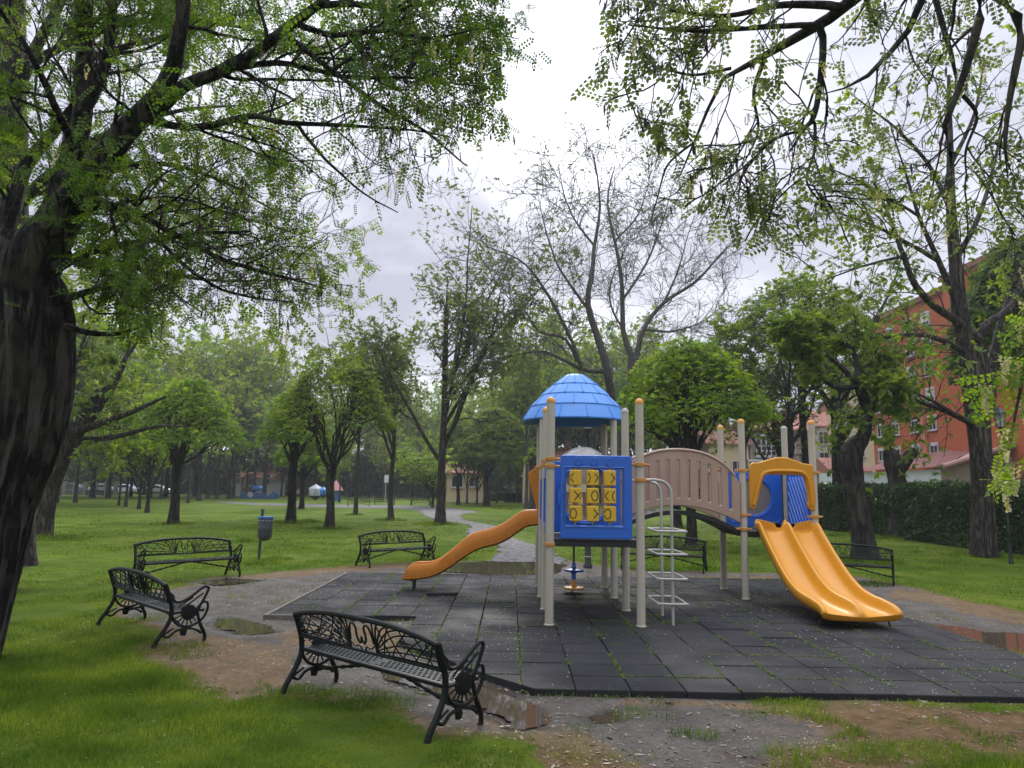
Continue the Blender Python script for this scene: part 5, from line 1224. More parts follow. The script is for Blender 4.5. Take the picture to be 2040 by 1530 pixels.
    L = [(2, PT3((22,420,12.5,.12),(120,330,12.4,.09),(230,260,12.3,.06),(360,220,12.2,.035),(480,210,12,.012))),
         (2, PT3((22,560,12.5,.10),(150,520,12.6,.07),(300,540,12.7,.045),(450,560,12.8,.025),(620,555,12.9,.008))),
         (2, PT3((22,380,12.5,.10),(160,380,13,.07),(330,400,13.5,.045),(500,440,14,.025),(640,480,14.2,.008))),
         (1, PT3((22,200,12.5,.12),(90,60,12.4,.09),(150,-60,12.3,.06))), (2, PT3((22,150,12.5,.1),(200,60,12.8,.06),(400,40,13,.04),(600,90,13,.01))),
         (1, PT3((20,480,12.5,.09),(-60,330,12,.06),(-140,200,11.5,.02)))]
    hero(8, (b[0], b[1], GZ), 'tall tree with fissured brown trunk behind the huge left tree', 'robinia_tree', tr, L, 'leaf_mid', n2=8, n3=5, n4=3, l2=1.7, l3=.8, l4=.35, leaves=3, lsz=.24, tpl=T_PIN4, pods=.05, bloss=.05, bark='bark', S=40, amp=.08)
    tr = PT3((76,1078,24,.40),(88,1000,24,.36),(110,930,24.1,.36),(150,860,24.2,.30),(200,780,24.2,.18)); b = np.array(tr[0][:3])
    L = [(2, PT3((130,890,24.1,.22),(190,820,24,.14),(240,740,24,.09),(260,680,24,.04))), (2, PT3((150,860,24,.15),(240,830,23.5,.1),(330,790,23.3,.04))), (2, PT3((120,900,24,.15),(120,800,23.6,.1),(160,700,23.5,.06),(190,620,23.4,.02))),
         (2, PT3((140,880,24,.14),(230,870,24.4,.09),(310,850,24.8,.05),(370,850,25,.02))), (1, PT3((120,900,24,.14),(60,820,24.5,.09),(20,740,25,.03))), (1, PT3((170,830,24,.1),(260,700,24.6,.07),(300,640,25,.02)))]
    hero(9, (b[0], b[1], GZ), 'leaning tree with split grey trunk just right of the huge trunk', 'robinia_tree', tr, L, 'leaf_mid', n2=7, n3=5, n4=3, l2=1.8, l3=1.0, l4=.5, leaves=3, lsz=.3, tpl=T_SP5, pods=.06, bloss=.05, bark='bark', S=30, amp=.08, cull=lambda P: (pix(P)[0] > 270+(vnoise(P*1.5)-.5)*90) | (pix(P)[1] > 930))
    # --- branches hanging in from the tree overhead, upper right
    base = np.array([6.6, 3.4, GZ]); tr = [(6.6, 3.4, -.1, .36), (6.5, 3.45, 2, .32), (6.3, 3.5, 4.2, .28), (6.0, 3.6, 5.6, .22)]
    J = (6.0, 3.6, 5.6)
    def fr(r0, *pts): return [(*J, r0)]+[(*A(px, py, Y), r) for px, py, Y, r in pts]
    L = [(1, fr(.12, (1900,-180,4.6,.08), (1703,0,4.8,.045),(1572,83,5.0,.036),(1525,109,5.1,.028),(1474,138,5.2,.022),(1456,136,5.2,.018),(1434,167,5.2,.016),(1409,218,5.2,.013),(1383,283,5.2,.010),(1358,348,5.2,.005))),
         (1, PT3((1634,50,4.9,.03),(1637,127,4.9,.026),(1618,232,4.9,.02),(1597,261,4.9,.014),(1575,300,4.9,.006))), (1, PT3((1618,232,4.9,.014),(1622,300,4.9,.011),(1608,360,4.9,.008),(1640,410,4.9,.004))),
         (1, fr(.1, (1930,-150,5.3,.05),(1837,0,5.5,.032),(1808,62,5.6,.026),(1735,145,5.7,.02),(1692,174,5.7,.010),(1665,176,5.7,.006),(1630,190,5.7,.003))),
         (1, fr(.1, (1980,-120,5.0,.06),(1960,0,5.2,.04),(1942,73,5.2,.034),(1920,152,5.2,.028),(1880,261,5.2,.02),(1895,301,5.2,.014),(1898,363,5.2,.006))), (1, PT3((1918,190,5.2,.018),(1947,230,5.2,.014),(1925,300,5.2,.009),(1928,360,5.2,.004))),
         (1, fr(.1, (1900,-120,6.0,.05),(1869,0,6.1,.028),(1895,98,6.1,.022),(1906,156,6.1,.012))), (1, PT3((1680,15,4.8,.035),(1560,10,4.7,.024),(1450,30,4.6,.016),(1330,20,4.5,.008))),
         (1, PT3((1620,50,4.9,.025),(1500,55,4.7,.016),(1380,60,4.6,.012),(1250,50,4.5,.005))), (1, PT3((1700,-40,4.8,.04),(1500,-60,4.5,.025),(1330,-40,4.4,.015),(1180,-20,4.3,.006))),
         (1, PT3((1525,109,5.1,.02),(1500,180,5.1,.014),(1510,260,5.1,.009),(1480,330,5.1,.004))), (1, PT3((1456,136,5.2,.014),(1380,150,5.2,.011),(1300,140,5.2,.008),(1220,190,5.2,.004))),
         (1, PT3((1383,283,5.2,.010),(1330,330,5.2,.008),(1310,400,5.2,.005),(1300,440,5.2,.003))), (1, PT3((1600,262,4.9,.012),(1540,280,4.9,.01),(1480,350,4.9,.006),(1470,420,4.9,.003))),
         (1, fr(.1, (2060,-60,4.6,.05), (2040,60,4.6,.03), (2010,200,4.6,.02), (2000,300,4.6,.01), (2005,360,4.6,.004)))]
    def cull2(P):
        x, y = pix(P); x = x+(vnoise(P*3)-.5)*90; return (x < 1170) | ((y > 240) & (x < 1260)) | ((y > 400) & (x < 1330)) | (((y > 430) & (x < 1500)) | (y > 520+(vnoise(P*2.3)-.5)*160) & (x < 2100) & (y < 1100))
    def lm2(p): return np.where(p[:, 2] < 2.4, .0, np.where(p[:, 0]/p[:, 1] < .07, .1, np.where(pix(p)[1] > 260, .5, .95)))
    hero(21, tuple(base), 'branches with white blossom and dark pods hanging in from above at upper right', 'robinia_tree', tr, L, 'leaf_grey', n2=6, n3=4, n4=3, l2=.62, l3=.34, l4=.18, leaves=2, lsz=.19, tpl=T_PIN5, pods=.15, bloss=.05, droop=-.13, bark='bark_dark', S=30, rac=.13, leafmask=lm2, t2=(.3, 1), cull=cull2, rmin=.0026)
    # blossom spray at the right edge
    b2 = A(2090, 560, 3.6); L = [PT3((2110,520,3.7,.02),(2062,640,3.6,.012),(2040,740,3.55,.009),(2022,830,3.5,.006),(2005,920,3.5,.003)), PT3((2062,640,3.6,.009),(2075,760,3.5,.007),(2050,900,3.45,.004),(2030,980,3.4,.002)), PT3((2055,690,3.6,.007),(2015,730,3.6,.005),(1995,760,3.6,.002))]
    L[0] = [(6.0, 3.6, 5.6, .05), (4.2, 3.7, 4.2, .03)]+L[0]
    rng = np.random.default_rng(77)
    root = thing('blossom_branch', (b2[0], b2[1], GZ), 'leafy twig with white hanging blossom at the right edge', 'branch')
    parts = []; PP = []
    for q in L:
        P, R = resample([a[:3] for a in q], [a[3] for a in q], 22); parts.append(tubes(P[None], R[None], 6)); PP.append(P)
    PP = np.stack(PP); PP = np.stack([resample_rows(p[(p[:, 2] < 3.2)], 12)[0] for p in PP]); P2, R2 = grow(rng, PP, np.full(PP.shape[:2], .004), 7, (.1, 1), (30, 60), 1, .6, 6, .15, -.12, llen=.14); parts.append(tubes(P2, R2, 4))
    bark_obj(parts, M['bark_thin'], root, 'twig', off=(b2[0], b2[1], GZ))
    pos, T = along(rng, np.concatenate([resample3(PP, 6), P2[:, ::1]]), 4, .1, 1); D = T*.4+rng.normal(0, .5, T.shape)+np.array([0, 0, -.3]); cards(inst(T_PIN, pos, D, .14*rng.uniform(.6, 1.2, len(pos)), rng), M['leaf_lime'], root, 'leaves', off=(b2[0], b2[1], GZ))
    pos, T = along(rng, P2, 1, .7, 1); cards(inst(tmpl_raceme(rng, 60), pos, None, .13*rng.uniform(.7, 1.25, len(pos)), rng, True), M['blossom'], root, 'blossom', off=(b2[0], b2[1], GZ))
    # --- big tree at the right
    tr = PT3((1960,1107,22.5,.37),(1958,1000,22.5,.31),(1954,900,22.5,.31),(1947,820,22.5,.35),(1939,770,22.5,.33),(1925,700,22.5,.26),(1912,620,22.4,.24),(1903,520,22.3,.19),(1895,420,22.2,.15),(1893,300,22.1,.10),(1890,150,22,.05)); b = np.array(tr[0][:3])
    L = [PT3((1948,840,22.5,.26),(1955,740,22.6,.20),(1952,690,22.6,.19),(1948,675,22.6,.18),(1905,640,22.2,.13),(1860,610,21.9,.11),(1825,570,21.6,.10),(1800,510,21.4,.08),(1775,440,21.2,.05),(1740,360,21,.03)),
         PT3((1952,680,22.6,.15),(1965,645,22.6,.12),(2005,620,22.8,.11),(2025,590,22.9,.10),(2040,540,23,.08),(2060,450,23,.05),(2080,330,23,.03)),
         PT3((1968,820,22.6,.22),(1975,740,22.8,.18),(1990,670,23,.15),(2010,600,23.2,.12),(2050,500,23.4,.08),(2100,380,23.6,.04)),
         (2, PT3((1920,700,22.4,.10),(1880,680,22,.085),(1840,668,21.7,.075),(1790,670,21.4,.06),(1730,672,21,.04),(1660,665,20.8,.015))),
         (2, PT3((1945,850,22.5,.11),(1900,825,22,.09),(1850,805,21.6,.07),(1800,790,21.3,.04),(1740,790,21,.012))), (1, PT3((1900,825,22,.06),(1880,812,21,.05),(1830,785,20,.03),(1780,770,19.4,.01))),
         (1, PT3((1912,620,22.4,.12),(1870,520,22,.09),(1830,430,21.6,.06),(1800,330,21.2,.03),(1770,240,21,.012))), (1, PT3((1903,520,22.3,.10),(1950,430,22.6,.08),(1980,330,22.8,.05),(2000,220,23,.02))),
         (1, PT3((1870,520,22,.08),(1800,480,21.6,.06),(1720,440,21.2,.035),(1640,420,20.8,.012))), (1, PT3((1895,420,22.2,.09),(1850,330,21.8,.06),(1790,260,21.4,.04),(1700,190,21,.015))),
         (1, PT3((1893,330,22.1,.08),(1940,230,22.2,.05),(1960,120,22.3,.02))), (1, PT3((1830,430,21.6,.05),(1730,370,21.4,.035),(1640,330,21.3,.012))), (1, PT3((1800,510,21.4,.05),(1720,530,21.2,.035),(1640,560,21,.012)))]
    hero(31, (b[0], b[1], GZ), 'big tree with thick forked dark trunk in front of the hedge and red building', 'robinia_tree', tr, L, 'leaf_mid', n2=9, n3=5, n4=3, l2=1.9, l3=.95, l4=.42, leaves=1, lsz=.30, tpl=T_SP5, pods=.05, bloss=.02, bark='bark', S=40, amp=.07, fl=.06)
    # dense bright foliage mass at far right edge
    umbrella_tree(41, 8.6, 3.1, 4.2, .32, 'leaf_dark', name='maple_tree', label='dense dark green tree crown at the right edge behind the big tree', loc=(*gp(2120,1085)[:2], GZ), dens=2.2, lsz=.3, thick=2.2, rimdrop=.4, nl=22)
    # --- umbrella trees on the lawn
    def U(seed, bx, by, cx, top, rimy, halfw, forky, tr_, label, **k):
        tr_ *= .6
        g = gp(bx, by); Y = g[1]; c = A(cx, rimy, Y); hk = A(bx, forky, Y); t = A(cx, top, Y)
        rd = halfw*Y/F; dh = t[2]-hk[2]; k.pop('rim', 0); rim = .174*dh-(c[2]-hk[2])
        return umbrella_tree(seed, hk[2]-GZ, rd, dh, tr_, label=label, loc=(g[0], g[1], GZ), lean=(c[0]-g[0], 0), kpos=(0, 0), rimdrop=rim, **k)
    U(51, 344, 1044, 368, 762, 880, 112, 925, .36, 'round domed tree with lime green crown on the left lawn', leaf='leaf_lime', rim=-.1, knob=1.0, nl=22)
    U(52, 655, 1054, 668, 698, 830, 108, 935, .30, 'domed tree with forked trunk right of the litter bin, tallest of the umbrella crowns', leaf='leaf_mid', rim=-.9, knob=1.2, nl=20)
    U(53, 578, 1042, 588, 778, 870, 68, 925, .36, 'smaller domed tree just left of the tall domed tree', leaf='leaf_lime', rim=.0, knob=1.0)
    U(54, 1377, 1092, 1377, 682, 830, 148, 930, .27, 'wide umbrella shaped tree behind the arched bridge', leaf='leaf_lime', rim=-1.2, nl=26, dens=1.4, knob=1.2, bark='bark_dark')
    U(55, 968, 1008, 985, 820, 910, 80, 950, .5, 'domed tree with low fork at the far lawn edge left of the wavy slide', leaf='leaf_mid', rim=-.5, lsz=.35, knob=.9)
    U(56, 912, 1006, 912, 840, 920, 55, 955, .3, 'small domed tree right behind the tall sparse tree', leaf='leaf_mid', rim=-.3, lsz=.35, knob=1)
    U(57, 600, 1014, 612, 850, 915, 55, 955, .3, 'small domed tree with thick trunk between two larger domed trees', leaf='leaf_lime', rim=-.2, lsz=.35, knob=1)
    # leaning tree with windswept crown
    g = gp(1722, 1118); Y = g[1]
    def rel(px, py, dy, r): a = A(px, py, Y+dy); return (a[0]-g[0], dy, a[2]-GZ, r)
    trp = [rel(1726,1122,0,.31), rel(1717,1060,0,.28), rel(1706,1000,0,.27), rel(1697,945,0,.31), rel(1693,918,0,.35), rel(1702,892,0,.29), rel(1720,870,0,.19), rel(1727,820,0,.17), rel(1712,770,-.2,.15)]
    root = umbrella_tree(61, 3.9, .45, .4, .2, 'leaf_mid', label='leaning tree with swollen knot and windswept green crown beside the double slide', loc=(g[0], g[1], GZ), kpos=(trp[-1][0], trp[-1][1]), lean=(-.35, -.2), trunk=([q[:3] for q in trp], [q[3] for q in trp]), dens=.5, rimdrop=.1, thick=.2, lsz=.2, nl=4)
    rng = np.random.default_rng(62); K0 = np.array(trp[-1][:3]); limbs = [[tuple(K0), rel(1680,735,-.3,.1)[:3], rel(1640,700,-.5,.1)[:3], rel(1600,665,-.6,.1)[:3], rel(1560,650,-.7,.1)[:3]], [tuple(K0), rel(1700,700,.2,0)[:3], rel(1650,665,.6,0)[:3], rel(1600,645,.8,0)[:3]], [tuple(K0), rel(1660,770,-.4,.1)[:3], rel(1620,730,-.6,.1)[:3], rel(1570,690,-.6,.1)[:3]], [rel(1726,850,0,0)[:3], rel(1745,800,-.3,0)[:3], rel(1765,770,-.5,0)[:3], rel(1785,790,-.6,0)[:3]], [tuple(K0), rel(1735,730,.4,0)[:3], rel(1750,725,.5,0)[:3], rel(1775,760,.5,0)[:3]]]
    PL = []; parts = []
    for q in limbs: P, R = resample(q, [.09, .07, .05, .02], 16); parts.append(tubes(P[None], R[None], 7)); PL.append(P)
    PL = np.stack(PL); P2, R2 = grow(rng, PL, np.full(PL.shape[:2], .05), 14, (.42, 1), (25, 65), 1, .5, 7, .12, .08, llen=.5); parts.append(tubes(P2, R2, 5)); P3, R3 = grow(rng, P2, R2, 6, (.2, 1), (30, 60), 1, .5, 5, .15, .0, llen=.35); parts.append(tubes(P3, np.maximum(R3, .004), 3))
    bark_obj(parts, M['bark_dark'], root, 'limb'); pos, T = along(rng, P3, 7, .2, 1); pos += rng.normal(0, .06, pos.shape)*[1, 1, .6]; cards(inst(T_SP5, pos, T*.5+rng.normal(0, .5, T.shape)+[0, 0, -.25], .24*rng.uniform(.6, 1.2, len(pos)), rng, nup=.7), M['leaf_mid'], root, 'crown')
    # stump with a sprout
    g = gp(1790, 1073); Y = g[1]
    def rel(px, py, dy, r): a = A(px, py, Y+dy); return (a[0]-g[0], dy, a[2]-GZ, r)
    rng = np.random.default_rng(5); root = thing('tree_stump', (g[0], g[1], GZ), 'tall dead tree stump with a broken arm and one green sprout before the hedge', 'tree stump')
    q = [rel(1790,1075,0,.42), rel(1788,1020,0,.32), rel(1786,960,0,.34), rel(1782,925,0,.42), rel(1775,905,0,.30), rel(1768,893,0,.14)]; P, R = resample([a[:3] for a in q], [a[3] for a in q], 40); p1 = bark_trunk(P, R, 30, .13, rng, .2)
    q = [rel(1785,945,0,.25), rel(1800,925,0,.26), rel(1812,908,0,.24), rel(1822,898,0,.22)]; P, R = resample([a[:3] for a in q], [a[3] for a in q], 24); R = np.append(R, [.12, .01]); P = np.concatenate([P, P[-1:]+[.02, 0, .02], P[-1:]+[.0, 0, .0]]); p2 = bark_trunk(P, R, 24, .16, rng)
    bark_obj([p1, p2], M['bark_dark'], root)
    s = np.array(rel(1770,893,0,0)[:3]); SP = np.stack([s+np.array([[0, 0, 0], [.02, 0, .25], [.05, 0, .5], [.08, 0, .75]])*k for k in (1, .8)]) ; SP[1, :, 0] -= np.array([0, .2, .45, .7]); P2, R2 = grow(rng, SP, np.full((2, 4), .02), 16, (.05, 1), (35, 75), 1, .5, 6, .12, .05, llen=.38)
    bark_obj([tubes(SP, np.full((2, 4), .018), 5), tubes(P2, R2, 4)], M['bark_thin'], root, 'sprout_twigs'); pos, T = along(rng, P2, 16, .1, 1); cards(inst(T_SP3, pos, T*.5+rng.normal(0, .5, T.shape), .17*rng.uniform(.6, 1.2, len(pos)), rng, nup=.7), M['leaf_lime'], root, 'sprout')
    # --- tall sparse tree in the middle
    def O(seed, bx, by, top, halfw, tr_, label, **k):
        g = gp(bx, by); Y = g[1]; h = A(bx, top, Y)[2]-GZ; return open_tree(seed, h, halfw*Y/F, tr_, label=label, loc=(g[0], g[1], GZ), **k)
    O(71, 877, 1044, 500, 135, .24, 'tall sparse tree with many upright stems left of the play structure', stems=10, hfork=.24, leaf='leaf_grey', dens=.6, lsz=.24, tpl=T_SP3, fan=(16, 50), pods=.02)
    # tall bare tree
    g = gp(1232, 1046); Y = g[1]; 
    def q3(*pts): return [(*A(px, py, Y+dy), r*.68) for px, py, dy, r in pts]
    tr = q3((1232,1050,0,.8),(1235,980,0,.6),(1236,920,0,.58),(1232,880,0,.5))
    L = [q3((1232,900,0,.42),(1222,830,0,.36),(1216,780,-.5,.33),(1208,730,-1,.32),(1192,675,-1,.29),(1176,627,-1.2,.26),(1171,590,-1.2,.22),(1180,540,-1.2,.19),(1184,490,-1,.15),(1195,420,-1,.10),(1190,350,-1,.06),(1180,300,-1,.03)),
         q3((1236,900,0,.42),(1250,820,1,.36),(1259,725,1.5,.33),(1250,690,1.6,.26),(1241,656,1.6,.22),(1239,568,1.6,.18),(1225,480,1.6,.13),(1210,400,1.6,.09),(1225,330,1.6,.04)),
         q3((1260,740,1.5,.26),(1282,657,2,.20),(1323,603,2.4,.17),(1385,562,2.8,.13),(1430,513,3,.08),(1470,470,3.2,.03)),
         q3((1200,740,-.8,.2),(1160,735,-1.5,.16),(1148,700,-2,.14),(1110,620,-2.4,.12),(1080,570,-2.6,.11),(1050,530,-2.7,.08),(1010,505,-2.8,.05),(965,490,-3,.02)),
         q3((1165,740,-1.4,.16),(1120,715,-2,.13),(1080,700,-2.4,.10),(1040,705,-2.6,.07),(980,715,-2.8,.04),(930,705,-3,.015)),
         q3((1150,720,-1.8,.13),(1125,675,-2,.11),(1075,660,-2.2,.09),(1045,620,-2.4,.07),(1010,590,-2.6,.04),(990,540,-2.8,.015)),
         q3((1176,620,-1.2,.14),(1130,560,-1.2,.1),(1100,500,-1.2,.07),(1080,430,-1.2,.04),(1070,380,-1.2,.015)), q3((1239,600,1.6,.12),(1290,520,1.8,.09),(1320,440,2,.06),(1340,370,2.2,.02)),
         q3((1225,480,1.6,.1),(1270,430,1.6,.07),(1290,370,1.6,.04),(1300,320,1.6,.015)), q3((1282,657,2,.12),(1340,660,2.6,.09),(1400,640,3,.05),(1450,600,3.2,.015)), q3((1184,490,-1,.1),(1140,430,-1,.07),(1120,370,-1,.04),(1110,310,-1,.015)),
         q3((1241,656,1.6,.10),(1215,600,2,.08),(1225,540,2.6,.06),(1260,470,3,.02)), q3((1323,603,2.4,.1),(1350,540,2.4,.07),(1370,470,2.4,.04),(1390,410,2.4,.015)), q3((1255,760,1.4,.14),(1300,730,0,.1),(1360,715,-1,.06),(1430,700,-1.4,.02))]
    b = np.array(tr[0][:3])
    hero(81, (b[0], b[1], GZ), 'tall nearly bare tree with grey spreading limbs rising behind the blue roof', 'bare_tree', tr, L, 'leaf_grey', n2=20, n3=6, n4=4, l2=2.5, l3=1.25, l4=.6, leaves=1, lsz=.22, tpl=T_SP3, pods=.06, bloss=.0, droop=.03, bark='bark_grey', S=24, rmin=.007, leafmask=lambda p: np.where((p[:, 2] > 17), .5, .12))
    # slim and mid trees
    O(91, 708, 1026, 640, 60, .13, 'slim straight tree with brown trunk right of the domed tree', stems=5, hfork=.4, leaf='leaf_mid', bark='bark_thin', dens=.5, lsz=.3, fan=(15, 40))
    O(92, 779, 1037, 690, 70, .15, 'slim tree with pale kinked trunk between the domed tree and the tall sparse tree', stems=5, hfork=.4, leaf='leaf_grey', bark='bark_thin', dens=.6, lsz=.25, fan=(15, 40), bloss=.05)
    O(93, 1048, 1014, 690, 60, .17, 'slim tree with brown trunk left of the play structure', stems=4, hfork=.4, leaf='leaf_mid', bark='bark_thin', dens=.9, lsz=.3)
    O(94, 1567, 1062, 690, 85, .26, 'leafless vase shaped tree behind the orange slide arch', stems=8, hfork=.22, leaf='leaf_mid', bark='bark_dark', dens=.10, lsz=.25, fan=(15, 38), toph=.5)
    O(95, 1678, 1057, 560, 120, .42, 'tall green tree behind the leaning tree', stems=6, hfork=.35, leaf='leaf_mid', bark='bark_dark', dens=.3, lsz=.28, fan=(20, 45))
    O(96, 1487, 1050, 620, 90, .16, 'thin tree with small leaves right of the wide umbrella tree', stems=5, hfork=.35, leaf='leaf_mid', bark='bark_dark', dens=.5, lsz=.3)
    U(58, 1610, 1060, 1590, 556, 650, 130, 760, .28, 'high flat-crowned tree above the leaning tree', leaf='leaf_mid', rim=-.3, lsz=.26, nl=14, dens=.35)
    O(97, 1348, 1052, 700, 70, .24, 'tree standing behind the iron bench and ladder', stems=5, hfork=.3, leaf='leaf_mid', bark='bark_dark', dens=.7, lsz=.3)
    g = gp(1062, 1018); s = umbrella_tree(98, 4.6, .7, .6, .36, 'leaf_lime', label='pollarded dark trunk with a few sprouts left of the slide hood', loc=(g[0], g[1], GZ), dens=.5, nl=9, lsz=.3, bark='bark_dark', knob=1.2)
    # --- belt of trees at the far side of the lawn: a few kinds, copied
    kinds = [open_tree(101, 11, 3.4, .15, 'leaf_mid', name='park_tree', stems=8, hfork=.2, dens=1.1, lsz=.5, tpl=T_SP3, bark='bark_thin', fan=(22, 60), twig=0, group='trees of the far belt', label='x'),
             open_tree(102, 9, 3.6, .17, 'leaf_mid', name='park_tree', stems=9, hfork=.18, dens=1.3, lsz=.45, tpl=T_SP3, bark='bark_dark', fan=(20, 55), twig=0, group='trees of the far belt', label='x'),
             open_tree(103, 13, 3.4, .16, 'leaf_olive', name='park_tree', stems=7, hfork=.3, dens=.9, lsz=.42, tpl=T_SP3, bark='bark_thin', fan=(14, 36), twig=0, group='trees of the far belt', label='x', bloss=.05),
             open_tree(104, 10, 3.8, .18, 'leaf_lime', name='park_tree', stems=9, hfork=.18, dens=1.2, lsz=.45, tpl=T_SP3, bark='bark_dark', fan=(20, 55), twig=0, group='trees of the far belt', label='x')]
    KL = ['mid green tree', 'dark trunked green tree', 'pale olive tall tree', 'light green tree']
    H0 = [11*.95, 9*.95, 13*.95, 10*.95]
    spots = [(182,990,700,1,'left of the left benches\' row'),(213,992,720,0,''),(236,1006,740,2,''),(250,1008,760,0,''),(276,1013,800,3,''),(293,1020,790,1,''),(374,1001,740,2,''),(396,996,760,1,''),(413,992,700,0,''),(432,992,690,2,''),
             (465,990,700,2,''),(483,986,760,1,''),(505,990,720,2,''),(528,990,740,0,''),(548,986,800,1,''),(560,988,760,3,''),(632,990,790,1,''),(676,1000,770,0,''),(690,990,720,2,''),(735,990,740,1,''),(755,986,730,2,''),(800,988,700,0,''),(820,990,740,1,''),
             (846,992,780,1,''),(862,1010,820,3,''),(895,990,720,0,''),(930,1002,760,1,''),(950,1004,790,1,''),(990,1001,740,0,''),(1012,992,700,2,''),(1030,1000,720,0,''),(1085,1000,680,1,''),(1110,1002,700,0,''),(1140,996,640,2,''),(1165,1004,700,1,''),(1190,996,690,0,''),
             (1215,1004,700,1,''),(1250,996,650,2,''),(1280,1006,720,1,''),(1310,1000,660,0,''),(1345,1006,640,2,''),(1372,1004,760,1,''),(110,1000,640,1,''),(150,1000,660,0,''),(60,1004,600,1,''),(10,1010,560,0,''),(-50,1010,560,1,''),
             (330,988,720,1,''),(350,990,700,2,''),(300,990,730,0,''),(260,988,740,1,''),(1060,992,640,2,''),(960,990,720,2,''),(780,992,800,3,''),(600,986,760,0,''),(575,984,740,1,'')]+[(px, 985+(i*7) % 9, 700+(i*37) % 110, (i*3+i//4) % 4, '') for i, px in enumerate(range(-20, 1040, 34))]+[(px, 996+(i*7) % 8, 660+(i*37) % 90, (i*3+i//4) % 4, '') for i, px in enumerate(range(1060, 1330, 38))]
    used = [0]*4; rng = np.random.default_rng(1)
    for px, py, top, k, _ in spots:
        py += 1.5; top += 40 if px < 330 else (20 if px < 560 else (95 if px < 1040 else 60))
        g = gp(px, py); Y = g[1]; h = A(px, top, Y)[2]-GZ; s = h/H0[k]; Y = g[1]
        side = 'left of the tall sparse tree' if px < 877 else ('behind the play structure' if px < 1500 else 'right')
        if px < 320: side = 'in the far belt behind the left benches'
        elif px < 700: side = 'in the far belt behind the domed trees'
        elif px < 1040: side = 'in the far belt beyond the winding path'
        else: side = 'in the far belt behind the play structure'
        lab = KL[k]+' '+side
        sc = (max(s*.85, .7)*rng.uniform(.8, 1.15),)*2+(s,)
        if not used[k]: used[k] = 1; r = kinds[k]; r.location = (g[0], g[1], GZ); r.scale = sc; r['label'] = lab; r['group'] = 'trees of the far belt: '+lab
        else: r = dup(kinds[k], (g[0], g[1], GZ), rng.uniform(0, 6.28), lab, 'trees of the far belt: '+lab, sc=sc)
build_trees()
# ------------------------------------------------------------------ hedges, buildings, far playground
def hedge(p0, p1, h, w, label, dens=230, size=.06, leafm='leaf_hedge', seed=0, z0=GZ):
    rng = np.random.default_rng(seed); p0 = np.array(p0[:2]); p1 = np.array(p1[:2]); L_ = np.hypot(*(p1-p0)); ang = math.atan2(*(p1-p0)[::-1]); c = (p0+p1)/2
    root = thing('hedge', (c[0], c[1], z0), label, 'hedge', rz=ang)
    nx, nz = max(8, int(L_/.35)), 10
    def surf(u, v):      # v 0..1 front, 1..2 top, 2..3 back
        x = (u-.5)*L_; f = np.clip(v, 0, 1); t = np.clip(v-1, 0, 1); b = np.clip(v-2, 0, 1)
        y = -w/2 + w*t; z = h*f*(1-b); bz = (fbm(np.stack([x*.8, y*2+seed, z*1.2], -1), 3)-.5)
        y = y + np.where(v < 1, -1, np.where(v > 2, 1, 0))*bz*.35; z = z + bz*.28*(z/h)
        return np.stack([x, y, z], -1)
    U, V_ = np.meshgrid(np.linspace(0, 1, nx), np.linspace(0, 3, 22)); P = surf(U, V_); P[..., :2] *= [1, .90]; P[..., 2] *= .95
    idx = np.arange(P.shape[0]*P.shape[1]).reshape(P.shape[:2]); Q = np.stack([idx[:-1, :-1], idx[:-1, 1:], idx[1:, 1:], idx[1:, :-1]], -1).reshape(-1, 4)
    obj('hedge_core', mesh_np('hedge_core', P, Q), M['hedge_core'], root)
    n = int(L_*(h*2+w)*dens); u = rng.uniform(0, 1, n); v = rng.uniform(0, 3, n)
    vv = np.where(v < 3*h/(2*h+w), v/(3*h/(2*h+w)), 1+(v-3*h/(2*h+w))/(3-3*h/(2*h+w))*1.6); pos = surf(u, vv)
    pos += rng.normal(0, .04, pos.shape); sp = rng.uniform(0, 1, n) < .04; pos[sp, 2] += rng.uniform(0, .18, sp.sum())*(pos[sp, 2] > h*.8)
    D = rng.normal(0, 1, (n, 3))+np.array([0, -.5, .4]); Vt = inst(T_SP3, pos, D, size*rng.uniform(.6, 1.3, n), rng, nup=.3); cards(Vt, M[leafm], root, 'leaves')
    return root
